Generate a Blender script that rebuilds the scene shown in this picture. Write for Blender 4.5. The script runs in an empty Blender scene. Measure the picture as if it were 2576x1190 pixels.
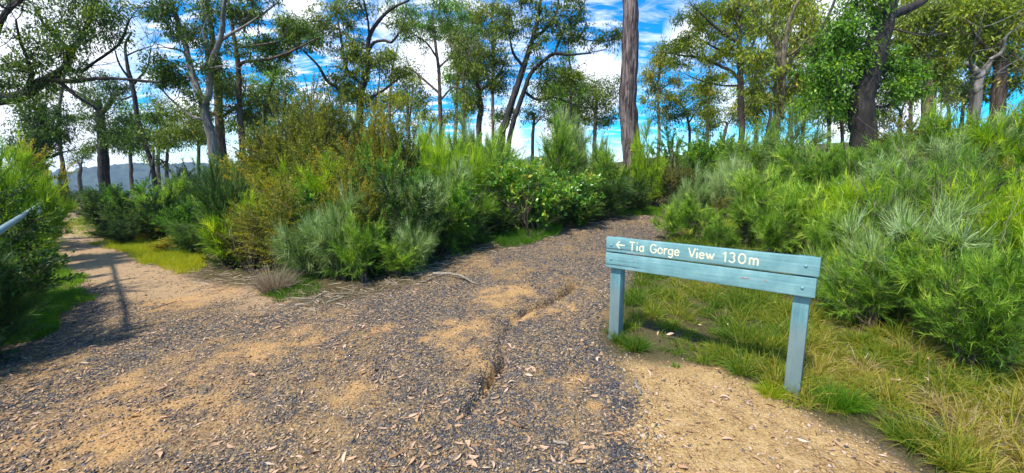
import bpy, math, random
import numpy as np
R = math.radians
PI = math.pi
HAZE = True
scene = bpy.context.scene
COL = scene.collection
rng = np.random.default_rng(7)
random.seed(7)

# ------------------------------------------------------------------ camera numbers
F, CU, CV = 1040.0, 1288.0, 595.0            # focal length and centre of the photograph, scaled to 2576 px wide
PITCH = math.atan(153 / 1040)
CP, SP = math.cos(PITCH), math.sin(PITCH)
CAMZ = 1.6

def ray(u, v):
    x = (u - CU) / F
    y = -(v - CV) / F
    return np.array([x, CP + y * SP, -SP + y * CP])

def P(u, v, Y):
    d = ray(u, v)
    return np.array([0, 0, CAMZ]) + d * (Y / d[1])

# ------------------------------------------------------------------ noise and terrain
_lat = np.random.default_rng(99).random((256, 256))
def vnoise(x, y, s=1.0, o=0):
    x = np.asarray(x, float) / s + 37.3 * (o + 1); y = np.asarray(y, float) / s + 11.7 * (o + 1)
    ix = np.floor(x).astype(int); iy = np.floor(y).astype(int)
    fx = x - ix; fy = y - iy
    fx = fx * fx * (3 - 2 * fx); fy = fy * fy * (3 - 2 * fy)
    a = _lat[ix % 256, iy % 256]; b = _lat[(ix + 1) % 256, iy % 256]
    c = _lat[ix % 256, (iy + 1) % 256]; d = _lat[(ix + 1) % 256, (iy + 1) % 256]
    return (a + (b - a) * fx) * (1 - fy) + (c + (d - c) * fx) * fy

def sstep(a, b, x):
    t = np.clip((np.asarray(x, float) - a) / (b - a), 0, 1)
    return t * t * (3 - 2 * t)

def seg_dist(x, y, pts, closed=False):
    x = np.asarray(x, float); y = np.asarray(y, float)
    best = np.full(x.shape, 1e9)
    n = len(pts)
    for i in range(n if closed else n - 1):
        ax, ay = pts[i][0], pts[i][1]; bx, by = pts[(i + 1) % n][0], pts[(i + 1) % n][1]
        dx, dy = bx - ax, by - ay
        t = np.clip(((x - ax) * dx + (y - ay) * dy) / (dx * dx + dy * dy + 1e-12), 0, 1)
        best = np.minimum(best, np.hypot(x - ax - t * dx, y - ay - t * dy))
    return best

def inside(x, y, pts):
    x = np.asarray(x, float); y = np.asarray(y, float)
    r = np.zeros(x.shape, bool)
    n = len(pts)
    for i in range(n):
        ax, ay = pts[i][0], pts[i][1]; bx, by = pts[(i + 1) % n][0], pts[(i + 1) % n][1]
        if ay == by: continue
        c = ((ay > y) != (by > y)) & (x < (bx - ax) * (y - ay) / (by - ay) + ax)
        r ^= c
    return r

def sdist(x, y, pts):
    d = seg_dist(x, y, pts, True)
    return np.where(inside(x, y, pts), d, -d)

def base_h(x, y):
    x = np.asarray(x, float); y = np.asarray(y, float)
    a = sstep(-5.5, 1.0, x)
    rise = 0.1 * np.clip(y - 2.3, 0, 8.7) + 0.035 * np.clip(y - 11, 0, 30)
    z = a * rise
    xb = np.clip(x - 2.6 - 0.15 * np.clip(y, 0, 6), 0, 40)
    z = z + 0.16 * xb * (1 - np.exp(-xb)) * sstep(-3, 3, y) * np.exp(-xb / 60)
    z = z - 0.02 * np.clip(y - 14, 0, 60) * (1 - a)
    # the plateau ends beyond the trees and falls into the gorge
    edge = 55 + 10 * np.sin(x * 0.03)
    z = z - 1.2 * np.clip(y - edge, 0, 90) * sstep(0, 30, y - edge)
    z = z + 0.10 * (vnoise(x, y, 3.1, 3) - 0.5) * sstep(3, 9, np.hypot(x, y))
    return z

def G0(u, v, fn=base_h):
    d = ray(u, v); t0 = 0.3
    for i in range(4000):
        t = t0 * (1.004 ** i)
        p = np.array([0, 0, CAMZ]) + d * t
        if p[2] < float(fn(p[0], p[1])): return p
    return p

GUL = [[G0(u, v)[:2] for u, v in L] for L in (
    [(1450, 712), (1415, 738), (1375, 760), (1330, 775), (1300, 792), (1285, 830), (1265, 870), (1262, 905), (1240, 940), (1215, 985), (1180, 1030)],
    [(1475, 930), (1500, 1010), (1485, 1090)])]

GDEEP = [(*G0(1248, 925)[:2], .28), (*G0(1350, 770)[:2], .35), (*G0(1430, 722)[:2], .3)]

def T(x, y):
    x = np.asarray(x, float); y = np.asarray(y, float)
    z = base_h(x, y)
    near = (np.abs(x) < 14) & (y > -2) & (y < 16)
    z = z + 0.035 * (vnoise(x, y, 0.7, 5) - 0.5) + 0.018 * (vnoise(x, y, 0.23, 6) - 0.5) + 0.008 * (vnoise(x, y, 0.08, 8) - 0.5)
    if np.any(near):
        xs, ys = (x, y) if x.ndim == 0 else (x[near], y[near])
        wob = 0.07 * (vnoise(xs, ys, 0.17, 11) - 0.5) + 0.05 * (vnoise(xs, ys, 0.06, 13) - 0.5)
        d = seg_dist(xs + wob, ys + wob, GUL[0])
        deep = np.clip(sum(np.exp(-(np.hypot(xs - a, ys - b) / w) ** 2) for a, b, w in GDEEP), 0.30, 1)
        dd = -(0.15 * np.exp(-(d / 0.045) ** 4) + 0.03 * np.exp(-(d / 0.2) ** 2) - 0.02 * np.exp(-((d - .14) / .05) ** 2)) * deep * (0.5 + vnoise(xs, ys, 0.15, 12))
        d = seg_dist(xs + wob, ys + wob, GUL[1])
        dd = dd - 0.025 * np.exp(-(d / 0.08) ** 2)
        if x.ndim == 0: z = z + dd
        else:
            z = z.copy(); z[near] += dd
    return z

def G(u, v): return G0(u, v, base_h)

# regions of the ground, from their outlines on the ground
def poly(L): return [tuple(G0(u, v)[:2]) for u, v in L]
_edge_up = poly([(150, 640), (190, 600), (260, 612), (350, 645), (440, 690), (560, 715), (640, 748), (720, 775), (800, 765), (900, 752), (990, 728), (1080, 695), (1150, 655), (1260, 622), (1380, 592), (1480, 560), (1560, 544), (1650, 538)])
_edge_rt = poly([(1690, 570), (1640, 640), (1575, 720), (1530, 860), (1545, 925)])
_left = poly([(100, 700), (215, 752), (130, 800), (40, 850)])
GRAVEL = [(-9.5, 12.0)] + _edge_up + _edge_rt + [(0.95, 1.9), (0.75, 0.2), (0.75, -6), (-8, -6), (-6, 2.5)] + _left[::-1]
CLAY = poly([(1540, 905), (1600, 890), (1720, 905), (1820, 935), (1900, 975), (1970, 1035), (2060, 1065), (2170, 1085), (2270, 1140)]) + [(2.2, 1.7), (2.0, 0.5), (0.8, 0.5), (0.72, 1.6)]
TRAIL = [(-3.0, 5.1), (-4.3, 5.4), (-5.2, 6.0)] + [tuple(G0(u, v)[:2]) for u, v in [(230, 660), (150, 610), (135, 575), (165, 545), (170, 520), (178, 500)]] + [(-34, 34), (-40, 50)]
SIDE = poly([(1790, 560), (1830, 540), (1860, 520), (1850, 500)])
RGRASS = _edge_rt[1:4] + CLAY[:9] + [(3.0, 1.0), (8, 1.0), (10, 6), (8, 9), (3.5, 8.5)]

def gravel_mask(x, y):
    w = 0.22 * (vnoise(x, y, 0.5, 20) - 0.5)
    return sstep(-0.10, 0.15, sdist(x, y, GRAVEL) + w)
def clay_mask(x, y):
    w = 0.3 * (vnoise(x, y, 0.35, 21) - 0.5)
    return sstep(-0.1, 0.15, sdist(x, y, CLAY) + w)
def trail_mask(x, y):
    w = 0.5 * (vnoise(x, y, 0.6, 22) - 0.5)
    d = seg_dist(x, y, TRAIL)
    wid = 0.45 + 0.35 * sstep(5, 8, y) - 0.4 * sstep(11, 16, y)
    return sstep(-0.25, 0.3, wid - d + w)

DIRT = [(*G0(u, v)[:2], w) for u, v, w in [(760, 845, .34), (680, 865, .25), (330, 1085, .55), (220, 1160, .4), (440, 1010, .3), (330, 960, .3), (1395, 775, .28), (1330, 800, .16), (1270, 735, .3), (1150, 835, .26), (1475, 990, .12), (1480, 1070, .10), (1180, 885, .2), (980, 830, .2), (500, 745, .5), (620, 900, .25), (900, 1000, .2), (1580, 800, .15)]]
def dirt_mask(x, y):
    x = np.asarray(x, float); wx = .5 * (vnoise(x, y, .25, 70) - .5); wy = .5 * (vnoise(x, y, .25, 71) - .5)
    m = 0
    for a, b, w in DIRT: m = np.maximum(m, np.exp(-(((x + wx - a) ** 2 + ((y + wy - b) * .8) ** 2) / w ** 2) ** 1.5))
    return m * (.25 + .65 * sstep(.3, .65, vnoise(x, y, .09, 72)))

# ------------------------------------------------------------------ tags and objects
def tag(o, label=None, cat=None, group=None, kind=None):
    if label: o['label'] = label
    if cat: o['category'] = cat
    if group: o['group'] = group
    if kind: o['kind'] = kind
    return o

def empty(name, loc, rz=0.0):
    o = bpy.data.objects.new(name, None); COL.objects.link(o)
    o.empty_display_size = 0.1
    o.location = [float(c) for c in loc]; o.rotation_euler = (0, 0, rz)
    return o

class MB:
    def __init__(s): s.v = []; s.q = []; s.t = []; s.tint = []; s.n = 0
    def add(s, v, q=None, t=None, tint=0.5):
        v = np.asarray(v, np.float32).reshape(-1, 3)
        if q is not None and len(q): s.q.append(np.asarray(q, np.int64).reshape(-1, 4) + s.n)
        if t is not None and len(t): s.t.append(np.asarray(t, np.int64).reshape(-1, 3) + s.n)
        s.tint.append(np.broadcast_to(np.asarray(tint, np.float32), (len(v),)).copy())
        s.v.append(v); s.n += len(v)
    def mesh(s, name, mat, smooth=False, origin=None):
        v = np.concatenate(s.v) if s.v else np.zeros((0, 3), np.float32)
        if origin is not None: v = v - np.asarray(origin, np.float32)
        q = np.concatenate(s.q) if s.q else np.zeros((0, 4), np.int64)
        t = np.concatenate(s.t) if s.t else np.zeros((0, 3), np.int64)
        me = bpy.data.meshes.new(name)
        me.vertices.add(len(v)); me.vertices.foreach_set('co', v.astype(np.float32).ravel())
        nl = len(q) * 4 + len(t) * 3
        me.loops.add(nl)
        me.loops.foreach_set('vertex_index', np.concatenate([q.ravel(), t.ravel()]).astype(np.int32))
        me.polygons.add(len(q) + len(t))
        st = np.concatenate([np.arange(len(q)) * 4, len(q) * 4 + np.arange(len(t)) * 3]).astype(np.int32)
        me.polygons.foreach_set('loop_start', st)
        if smooth: me.polygons.foreach_set('use_smooth', np.ones(len(q) + len(t), bool))
        a = me.attributes.new('tint', 'FLOAT', 'POINT')
        a.data.foreach_set('value', np.concatenate(s.tint) if s.tint else np.zeros(0, np.float32))
        me.update(calc_edges=True)
        for m in (mat if isinstance(mat, (list, tuple)) else [mat]): me.materials.append(m)
        return me
    def build(s, name, mat, parent=None, smooth=False, origin=None):
        o = bpy.data.objects.new(name, s.mesh(name, mat, smooth, origin)); COL.objects.link(o)
        if parent is not None: o.parent = parent
        return o

def unit(a):
    a = np.asarray(a, float)
    return a / (np.linalg.norm(a, axis=-1, keepdims=True) + 1e-9)

def tube(mb, pts, rad, ns=6, tint=0.5, cap=True, furrow=0.0):
    pts = np.asarray(pts, float); n = len(pts)
    rad = np.broadcast_to(np.asarray(rad, float), (n,))
    tan = unit(np.gradient(pts, axis=0))
    ref = np.array([0.13, 0.21, 0.97]) if abs(tan[0][2]) < 0.9 else np.array([1, 0.1, 0.05])
    s = unit(np.cross(tan, ref)); b = np.cross(tan, s)
    a = np.arange(ns) * 2 * PI / ns
    rr_ = rad[:, None] * np.ones((1, ns))
    if furrow:
        aa = (np.arange(ns) / ns)[None] * np.ones((n, 1)); L_ = np.concatenate([[0], np.cumsum(np.linalg.norm(np.diff(pts, axis=0), axis=1))])[:, None] * np.ones((1, ns))
        tw = (np.minimum(aa, 1 - aa) * 2)
        nz = np.abs(vnoise(tw * 9 + .35 * vnoise(aa * 5, L_, .5, 61) * 3, L_ * .9, .5, 60) - .5) * 2
        nz2 = vnoise(tw * 20, L_ * 3.2, .5, 62)
        rr_ = rr_ * (1 + furrow * (nz - .45) + furrow * .6 * (nz2 - .5))
    v = pts[:, None] + rr_[:, :, None] * (np.cos(a)[None, :, None] * s[:, None] + np.sin(a)[None, :, None] * b[:, None])
    i = np.arange(n - 1)[:, None] * ns; j = np.arange(ns)[None]; k = (j + 1) % ns
    q = np.stack([i + j, i + k, i + ns + k, i + ns + j], -1).reshape(-1, 4)
    V = v.reshape(-1, 3); t = None
    if cap:
        V = np.concatenate([V, pts[:1], pts[-1:]])
        c0, c1 = n * ns, n * ns + 1
        j = np.arange(ns); k = (j + 1) % ns
        t = np.concatenate([np.stack([np.full(ns, c0), k, j], -1), np.stack([np.full(ns, c1), (n - 1) * ns + j, (n - 1) * ns + k], -1)])
    mb.add(V, q, t, tint)

def box(mb, c, ax, half, tint=0.5, bev=0.0):
    """a box with axes ax (3 unit rows), half sizes, corners chamfered by bev"""
    c = np.asarray(c, float); ax = np.asarray(ax, float)
    bm = bmesh_box(half, bev)
    v = bm[0] @ ax + c
    mb.add(v, bm[1], bm[2], tint)

def bmesh_box(half, bev):
    import bmesh
    bm = bmesh.new(); bmesh.ops.create_cube(bm, size=2)
    for v in bm.verts: v.co = (v.co.x * half[0], v.co.y * half[1], v.co.z * half[2])
    if bev > 0: bmesh.ops.bevel(bm, geom=bm.edges[:], offset=bev, segments=2, affect='EDGES', profile=0.6)
    bm.verts.index_update()
    v = np.array([x.co[:] for x in bm.verts]); q = []; t = []
    for f in bm.faces:
        ix = [x.index for x in f.verts]
        if len(ix) == 4: q.append(ix)
        else:
            for i in range(1, len(ix) - 1): t.append([ix[0], ix[i], ix[i + 1]])
    bm.free()
    return v, q, t

def smooth_line(pts, n, jit=0.0, r=None):
    """resample a polyline with a Catmull-Rom curve; last column may hold the radius"""
    p = np.asarray(pts, float); m = len(p)
    if m < 2: return p
    pp = np.vstack([2 * p[0] - p[1], p, 2 * p[-1] - p[-2]])
    out = []
    t = np.linspace(0, m - 1 - 1e-6, n)
    for x in t:
        i = int(x); f = x - i
        a, b, c, d = pp[i], pp[i + 1], pp[i + 2], pp[i + 3]
        out.append(0.5 * (2 * b + (c - a) * f + (2 * a - 5 * b + 4 * c - d) * f * f + (3 * b - a - 3 * c + d) * f ** 3))
    out = np.array(out)
    if jit:
        g = r if r is not None else rng
        w = g.normal(0, jit, (n, 3)); w[0] = 0
        out[:, :3] += w
    return out

def leaves(mb, c, d, ln, wd, tint, r, fold=0.25, six=False):
    """flat lance-shaped leaves: centre-base c, long axis d"""
    c = np.asarray(c, float); n = len(c); d = unit(d)
    ln = np.broadcast_to(ln, (n,))[:, None]; wd = np.broadcast_to(wd, (n,))[:, None]
    s = unit(np.cross(d, r.normal(0, 1, (n, 3)))); nn = np.cross(d, s)
    if not six:
        v = np.stack([c, c + d * ln * 0.45 + s * wd * 0.5 + nn * wd * fold, c + d * ln, c + d * ln * 0.45 - s * wd * 0.5 + nn * wd * fold], 1)
        q = np.arange(n)[:, None] * 4 + np.array([[0, 1, 2, 3]])
        mb.add(v.reshape(-1, 3), q, None, np.repeat(tint, 4) if np.ndim(tint) else tint)
    else:
        dr = nn * ln * 0.12
        v = np.stack([c, c + d * ln * 0.3 + s * wd * 0.5, c + d * ln * 0.65 + s * wd * 0.42 - dr * 0.4, c + d * ln - dr,
                      c + d * ln * 0.65 - s * wd * 0.42 - dr * 0.4, c + d * ln * 0.3 - s * wd * 0.5,
                      c + d * ln * 0.3 - nn * wd * 0.12, c + d * ln * 0.65 - nn * wd * 0.12 - dr * 0.4], 1)
        b = np.arange(n)[:, None] * 8
        q = np.concatenate([b + np.array([[0, 1, 6, 5]])[:, [0, 1, 2, 3]], b + np.array([[1, 2, 7, 6]]), b + np.array([[6, 7, 4, 5]])])
        t = np.concatenate([b + np.array([[2, 3, 7]]), b + np.array([[7, 3, 4]])])
        mb.add(v.reshape(-1, 3), q, t, np.repeat(tint, 8) if np.ndim(tint) else tint)

def blades(mb, b, d, ln, wd, tint, r, bend=0.5, grav=(0, 0, -1), seg=2):
    """narrow curved blades or needles that taper"""
    b = np.asarray(b, float); n = len(b); d = unit(d)
    ln = np.broadcast_to(ln, (n,))[:, None]; wd = np.broadcast_to(wd, (n,))[:, None]
    bend = np.broadcast_to(bend, (n,))[:, None]
    s = unit(np.cross(d, r.normal(0, 1, (n, 3)))); g = np.asarray(grav, float)
    vs = []
    for k in range(seg + 1):
        t = k / seg
        c = b + d * ln * t + g * ln * bend * t * t
        w = wd * (1.0, 0.95, 0.12)[k] if seg == 2 else wd * (1 - 0.9 * t * t)
        vs += [c - s * w * 0.5, c + s * w * 0.5]
    v = np.stack(vs, 1); m = 2 * (seg + 1)
    base = np.arange(n)[:, None] * m
    q = np.concatenate([base + np.array([[2 * k, 2 * k + 1, 2 * k + 3, 2 * k + 2]]) for k in range(seg)])
    mb.add(v.reshape(-1, 3), q, None, np.repeat(tint, m) if np.ndim(tint) else tint)

# ------------------------------------------------------------------ materials
class NT:
    def __init__(s, name):
        s.m = bpy.data.materials.new(name); s.m.use_nodes = True
        s.t = s.m.node_tree; s.t.nodes.clear()
        s.out = s.t.nodes.new('ShaderNodeOutputMaterial')
    def n(s, ty, **kw):
        x = s.t.nodes.new(ty)
        for k, v in kw.items():
            if k.startswith('i_'):
                x.inputs[k[2:].replace('_', ' ')].default_value = v
            else: setattr(x, k, v)
        return x
    def l(s, a, b): s.t.links.new(a, b)
    def attr(s, name): return s.n('ShaderNodeAttribute', attribute_name=name).outputs['Fac']
    def ramp(s, fac, stops, interp='LINEAR'):
        r = s.n('ShaderNodeValToRGB'); r.color_ramp.interpolation = interp
        e = r.color_ramp.elements
        while len(e) < len(stops): e.new(0.5)
        for k, (p, c) in enumerate(stops):
            e[k].position = p; e[k].color = (*c, 1) if len(c) == 3 else c
        s.l(fac, r.inputs[0]); return r.outputs[0]
    def noise(s, scale, detail=4, rough=0.6, vec=None, dist=0.0, dim='3D'):
        x = s.n('ShaderNodeTexNoise'); x.inputs['Scale'].default_value = scale; x.inputs['Detail'].default_value = detail
        x.inputs['Roughness'].default_value = rough; x.inputs['Distortion'].default_value = dist
        if vec is not None: s.l(vec, x.inputs['Vector'])
        return x.outputs['Fac']
    def mix(s, fac, a, b, blend='MIX'):
        x = s.n('ShaderNodeMix', data_type='RGBA', blend_type=blend)
        for sock, val in ((x.inputs[0], fac), (x.inputs[6], a), (x.inputs[7], b)):
            if hasattr(val, 'is_linked'): s.l(val, sock)
            elif isinstance(val, tuple): sock.default_value = (*val, 1)
            else: sock.default_value = val
        return x.outputs[2]
    def math(s, op, a, b=0.0, c=0.0, clamp=False):
        x = s.n('ShaderNodeMath', operation=op, use_clamp=clamp)
        for k, val in enumerate((a, b, c)):
            if hasattr(val, 'is_linked'): s.l(val, x.inputs[k])
            else: x.inputs[k].default_value = val
        return x.outputs[0]
    def coord(s, kind='Object', scale=None):
        o = s.n('ShaderNodeTexCoord').outputs[kind]
        if scale:
            m = s.n('ShaderNodeMapping'); m.inputs['Scale'].default_value = scale; s.l(o, m.inputs[0]); return m.outputs[0]
        return o

def leaf_mat(name, stops, rough=0.5, trans=0.35, spec=0.4, tcol=None, obj_var=0.25, gain=1.5, blue=.6):
    k = NT(name)
    rnd = k.n('ShaderNodeObjectInfo').outputs['Random']
    t = k.attr('tint')
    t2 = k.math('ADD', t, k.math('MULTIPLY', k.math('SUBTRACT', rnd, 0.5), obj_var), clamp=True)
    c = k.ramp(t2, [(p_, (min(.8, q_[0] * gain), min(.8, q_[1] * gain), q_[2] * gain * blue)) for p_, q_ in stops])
    b = k.n('ShaderNodeBsdfPrincipled'); b.inputs['Roughness'].default_value = rough
    b.inputs['Specular IOR Level'].default_value = spec
    k.l(c, b.inputs['Base Color'])
    tr = k.n('ShaderNodeBsdfTranslucent')
    hs = k.n('ShaderNodeHueSaturation'); hs.inputs['Hue'].default_value = 0.485; hs.inputs['Saturation'].default_value = 1.1; hs.inputs['Value'].default_value = 1.5
    k.l(c, hs.inputs['Color']); k.l(hs.outputs[0], tr.inputs[0])
    mx = k.n('ShaderNodeMixShader'); mx.inputs[0].default_value = trans
    k.l(b.outputs[0], mx.inputs[1]); k.l(tr.outputs[0], mx.inputs[2]); k.l(mx.outputs[0], k.out.inputs[0])
    return k.m

def bark_mat(name, a, b, c, scale=3.0, bump=0.6, stretch=0.18, rough=0.85, stops=(.36, .5, .64)):
    k = NT(name)
    co = k.coord('Object', (1, 1, stretch))
    n1 = k.noise(scale * 5, 6, 0.65, co, 0.4)
    n2 = k.noise(scale, 3, 0.5, co)
    col = k.ramp(k.math('ADD', k.math('MULTIPLY', n1, 0.65), k.math('MULTIPLY', n2, 0.35)), [(stops[0], a), (stops[1], b), (stops[2], c)])
    p = k.n('ShaderNodeBsdfPrincipled'); p.inputs['Roughness'].default_value = rough
    k.l(col, p.inputs['Base Color'])
    bu = k.n('ShaderNodeBump'); bu.inputs['Strength'].default_value = bump; bu.inputs['Distance'].default_value = 0.03
    k.l(n1, bu.inputs['Height']); k.l(bu.outputs[0], p.inputs['Normal']); k.l(p.outputs[0], k.out.inputs[0])
    return k.m

def plain(name, col, rough=0.6, metal=0.0, var=0.15, scale=20):
    k = NT(name)
    n = k.noise(scale, 4, 0.6, k.coord('Object'))
    c = k.ramp(n, [(0.3, tuple(x * (1 - var) for x in col)), (0.7, tuple(min(1, x * (1 + var)) for x in col))])
    p = k.n('ShaderNodeBsdfPrincipled'); p.inputs['Roughness'].default_value = rough; p.inputs['Metallic'].default_value = metal
    k.l(c, p.inputs['Base Color']); k.l(p.outputs[0], k.out.inputs[0])
    return k.m

M = {}
M['gum_olive'] = leaf_mat('gum_leaves_olive', [(0, (.03, .05, .006)), (.5, (.075, .115, .012)), (.85, (.16, .19, .02)), (1, (.30, .22, .04))], gain=1.9)
M['gum_dark'] = leaf_mat('gum_leaves_dark', [(0, (.015, .038, .008)), (.5, (.04, .085, .012)), (.85, (.10, .17, .015)), (1, (.18, .22, .03))], gain=1.6)
M['gum_bright'] = leaf_mat('gum_leaves_bright', [(0, (.03, .075, .006)), (.5, (.07, .16, .012)), (.85, (.15, .24, .02)), (1, (.26, .30, .04))], gain=2.0)
M['gum_yellow'] = leaf_mat('gum_leaves_yellow', [(0, (.05, .075, .008)), (.5, (.13, .17, .016)), (.85, (.26, .28, .025)), (1, (.36, .28, .05))], gain=2.1)
M['needle_blue'] = leaf_mat('needles_glaucous', blue=1, stops=[(0, (.055, .10, .02)), (.5, (.16, .24, .055)), (.85, (.31, .39, .14)), (1, (.46, .52, .27))], trans=.3)
M['needle_green'] = leaf_mat('needles_green', [(0, (.03, .075, .010)), (.5, (.095, .19, .02)), (.85, (.21, .33, .045)), (1, (.36, .43, .09))], trans=.3, gain=1.7)
M['needle_lime'] = leaf_mat('needles_lime', gain=1.25, stops=[(0, (.07, .15, .008)), (.5, (.20, .34, .015)), (.85, (.36, .50, .03)), (1, (.48, .55, .06))], trans=.4)
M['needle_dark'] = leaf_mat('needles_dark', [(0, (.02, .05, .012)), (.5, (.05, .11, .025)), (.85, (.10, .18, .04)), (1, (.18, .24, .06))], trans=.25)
M['small_olive'] = leaf_mat('small_leaves_olive', [(0, (.045, .06, .008)), (.5, (.11, .13, .016)), (.85, (.20, .22, .03)), (1, (.29, .25, .05))])
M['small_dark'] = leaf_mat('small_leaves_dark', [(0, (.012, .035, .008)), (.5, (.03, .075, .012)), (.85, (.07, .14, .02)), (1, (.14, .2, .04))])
M['small_yellow'] = leaf_mat('small_leaves_yellow', [(0, (.10, .11, .01)), (.5, (.22, .21, .02)), (.85, (.34, .30, .03)), (1, (.42, .26, .05))], trans=.4, gain=1.6)
M['small_green'] = leaf_mat('small_leaves_green', [(0, (.03, .08, .01)), (.5, (.06, .16, .015)), (.85, (.13, .25, .03)), (1, (.25, .3, .06))], trans=.35, gain=1.8)
M['broad'] = leaf_mat('broad_leaves', [(0, (.03, .09, .01)), (.5, (.08, .20, .025)), (.85, (.20, .34, .05)), (1, (.34, .30, .05))], rough=.3, trans=.3, spec=.6)
M['grass'] = leaf_mat('grass_blades', gain=1.1, blue=1, stops=[(0, (.04, .11, .008)), (.25, (.10, .19, .010)), (.5, (.25, .28, .018)), (.72, (.38, .30, .04)), (.9, (.46, .34, .14)), (1, (.5, .42, .25))], rough=.6, trans=.35, obj_var=0)
M['lawn'] = leaf_mat('lawn_blades', [(0, (.045, .12, .008)), (.5, (.11, .23, .010)), (1, (.30, .31, .015))], rough=.6, trans=.4, obj_var=0)
M['straw'] = leaf_mat('dry_straw', gain=1.0, blue=1, stops=[(0, (.14, .09, .05)), (.5, (.34, .25, .15)), (1, (.55, .45, .32))], rough=.8, trans=.15)
M['dryleaf'] = leaf_mat('dry_leaves', gain=1.0, blue=1, stops=[(0, (.16, .08, .035)), (.25, (.34, .19, .09)), (.55, (.56, .34, .18)), (.8, (.66, .41, .26)), (1, (.64, .48, .32))], rough=.65, trans=.08, spec=.3, obj_var=.4)
M['stem'] = bark_mat('stem_bark', (.04, .026, .018), (.13, .085, .055), (.28, .21, .15), 8)
M['stem_pale'] = bark_mat('stem_bark_pale', (.14, .11, .07), (.28, .22, .15), (.42, .36, .27), 8)
M['bark_dark'] = bark_mat('bark_dark', (.010, .008, .007), (.03, .023, .018), (.075, .055, .042), 4, .9)
M['bark_brown'] = bark_mat('bark_brown', (.04, .026, .018), (.11, .072, .05), (.22, .15, .11), 4, .8)
M['bark_iron'] = bark_mat('ironbark', (.012, .008, .007), (.09, .06, .052), (.27, .20, .18), 6, 1.0, .09, stops=(.42, .5, .59))
M['bark_pale'] = bark_mat('bark_pale', (.07, .06, .05), (.20, .175, .15), (.38, .34, .30), 2.5, .4)
M['bark_tan'] = bark_mat('bark_tan', (.10, .07, .04), (.26, .20, .12), (.42, .34, .22), 3, .5)

# ------------------------------------------------------------------ ground
def ground_material():
    k = NT('ground_soil')
    co = k.coord('Object')
    clay, grav, trail, lit = k.attr('clay'), k.attr('gravel'), k.attr('trail'), k.attr('under')
    n_big = k.noise(1.1, 5, 0.6, co); n_mid = k.noise(6, 6, 0.7, co); n_fine = k.noise(60, 5, 0.7, co); n_vf = k.noise(220, 3, 0.7, co)
    vo = k.n('ShaderNodeTexVoronoi'); vo.inputs['Scale'].default_value = 62; k.l(co, vo.inputs[0])
    vc = k.n('ShaderNodeSeparateColor'); k.l(vo.outputs['Color'], vc.inputs[0])
    stone = k.ramp(vc.outputs[0], [(0, (.06, .055, .05)), (.42, (.125, .11, .10)), (.62, (.21, .165, .12)), (.76, (.30, .20, .09)), (.92, (.46, .30, .15)), (1, (.5, .38, .28))], 'CONSTANT')
    sand = k.ramp(n_fine, [(0.25, (.22, .12, .045)), (.5, (.40, .24, .09)), (.75, (.54, .35, .15))])
    patch = k.ramp(k.math('ADD', k.math('MULTIPLY', n_big, 0.55), k.math('MULTIPLY', n_mid, 0.45)), [(.50, (0, 0, 0)), (.60, (1, 1, 1))])
    pf = k.math('MULTIPLY', patch, 0.7, clamp=True)
    g = k.mix(pf, stone, sand)
    tr = k.ramp(n_fine, [(0.2, (.36, .22, .11)), (.5, (.54, .36, .19)), (.8, (.66, .47, .28))])
    g = k.mix(k.math('MULTIPLY', trail, k.math('ADD', 0.45, k.math('MULTIPLY', n_mid, 0.5)), clamp=True), g, tr)
    od = k.ramp(n_fine, [(0.25, (.32, .17, .055)), (.5, (.54, .31, .115)), (.75, (.66, .42, .19))])
    g = k.mix(k.attr('dirt'), g, od)
    cl = k.ramp(k.math('ADD', k.math('MULTIPLY', n_fine, .5), k.math('MULTIPLY', n_mid, .5)), [(.36, (.13, .08, .035)), (.44, (.36, .22, .085)), (.54, (.52, .34, .14)), (.70, (.66, .46, .23))])
    g = k.mix(clay, g, cl)
    fl = k.ramp(k.math('ADD', k.math('MULTIPLY', n_fine, .6), k.math('MULTIPLY', n_big, .4)), [(.3, (.03, .03, .012)), (.5, (.09, .075, .03)), (.65, (.16, .12, .06)), (.8, (.26, .19, .10))])
    bare = k.math('MAXIMUM', k.math('MAXIMUM', grav, clay), trail)
    col = k.mix(bare, fl, g)
    p = k.n('ShaderNodeBsdfPrincipled'); p.inputs['Roughness'].default_value = 0.92; p.inputs['Specular IOR Level'].default_value = 0.15
    k.l(col, p.inputs['Base Color'])
    h = k.math('ADD', k.math('MULTIPLY', vo.outputs['Distance'], -0.9), k.math('ADD', k.math('MULTIPLY', n_fine, .6), k.math('MULTIPLY', n_vf, .3)))
    bu = k.n('ShaderNodeBump'); bu.inputs['Strength'].default_value = 0.9; bu.inputs['Distance'].default_value = 0.012
    k.l(h, bu.inputs['Height']); k.l(bu.outputs[0], p.inputs['Normal']); k.l(p.outputs[0], k.out.inputs[0])
    return k.m

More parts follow.
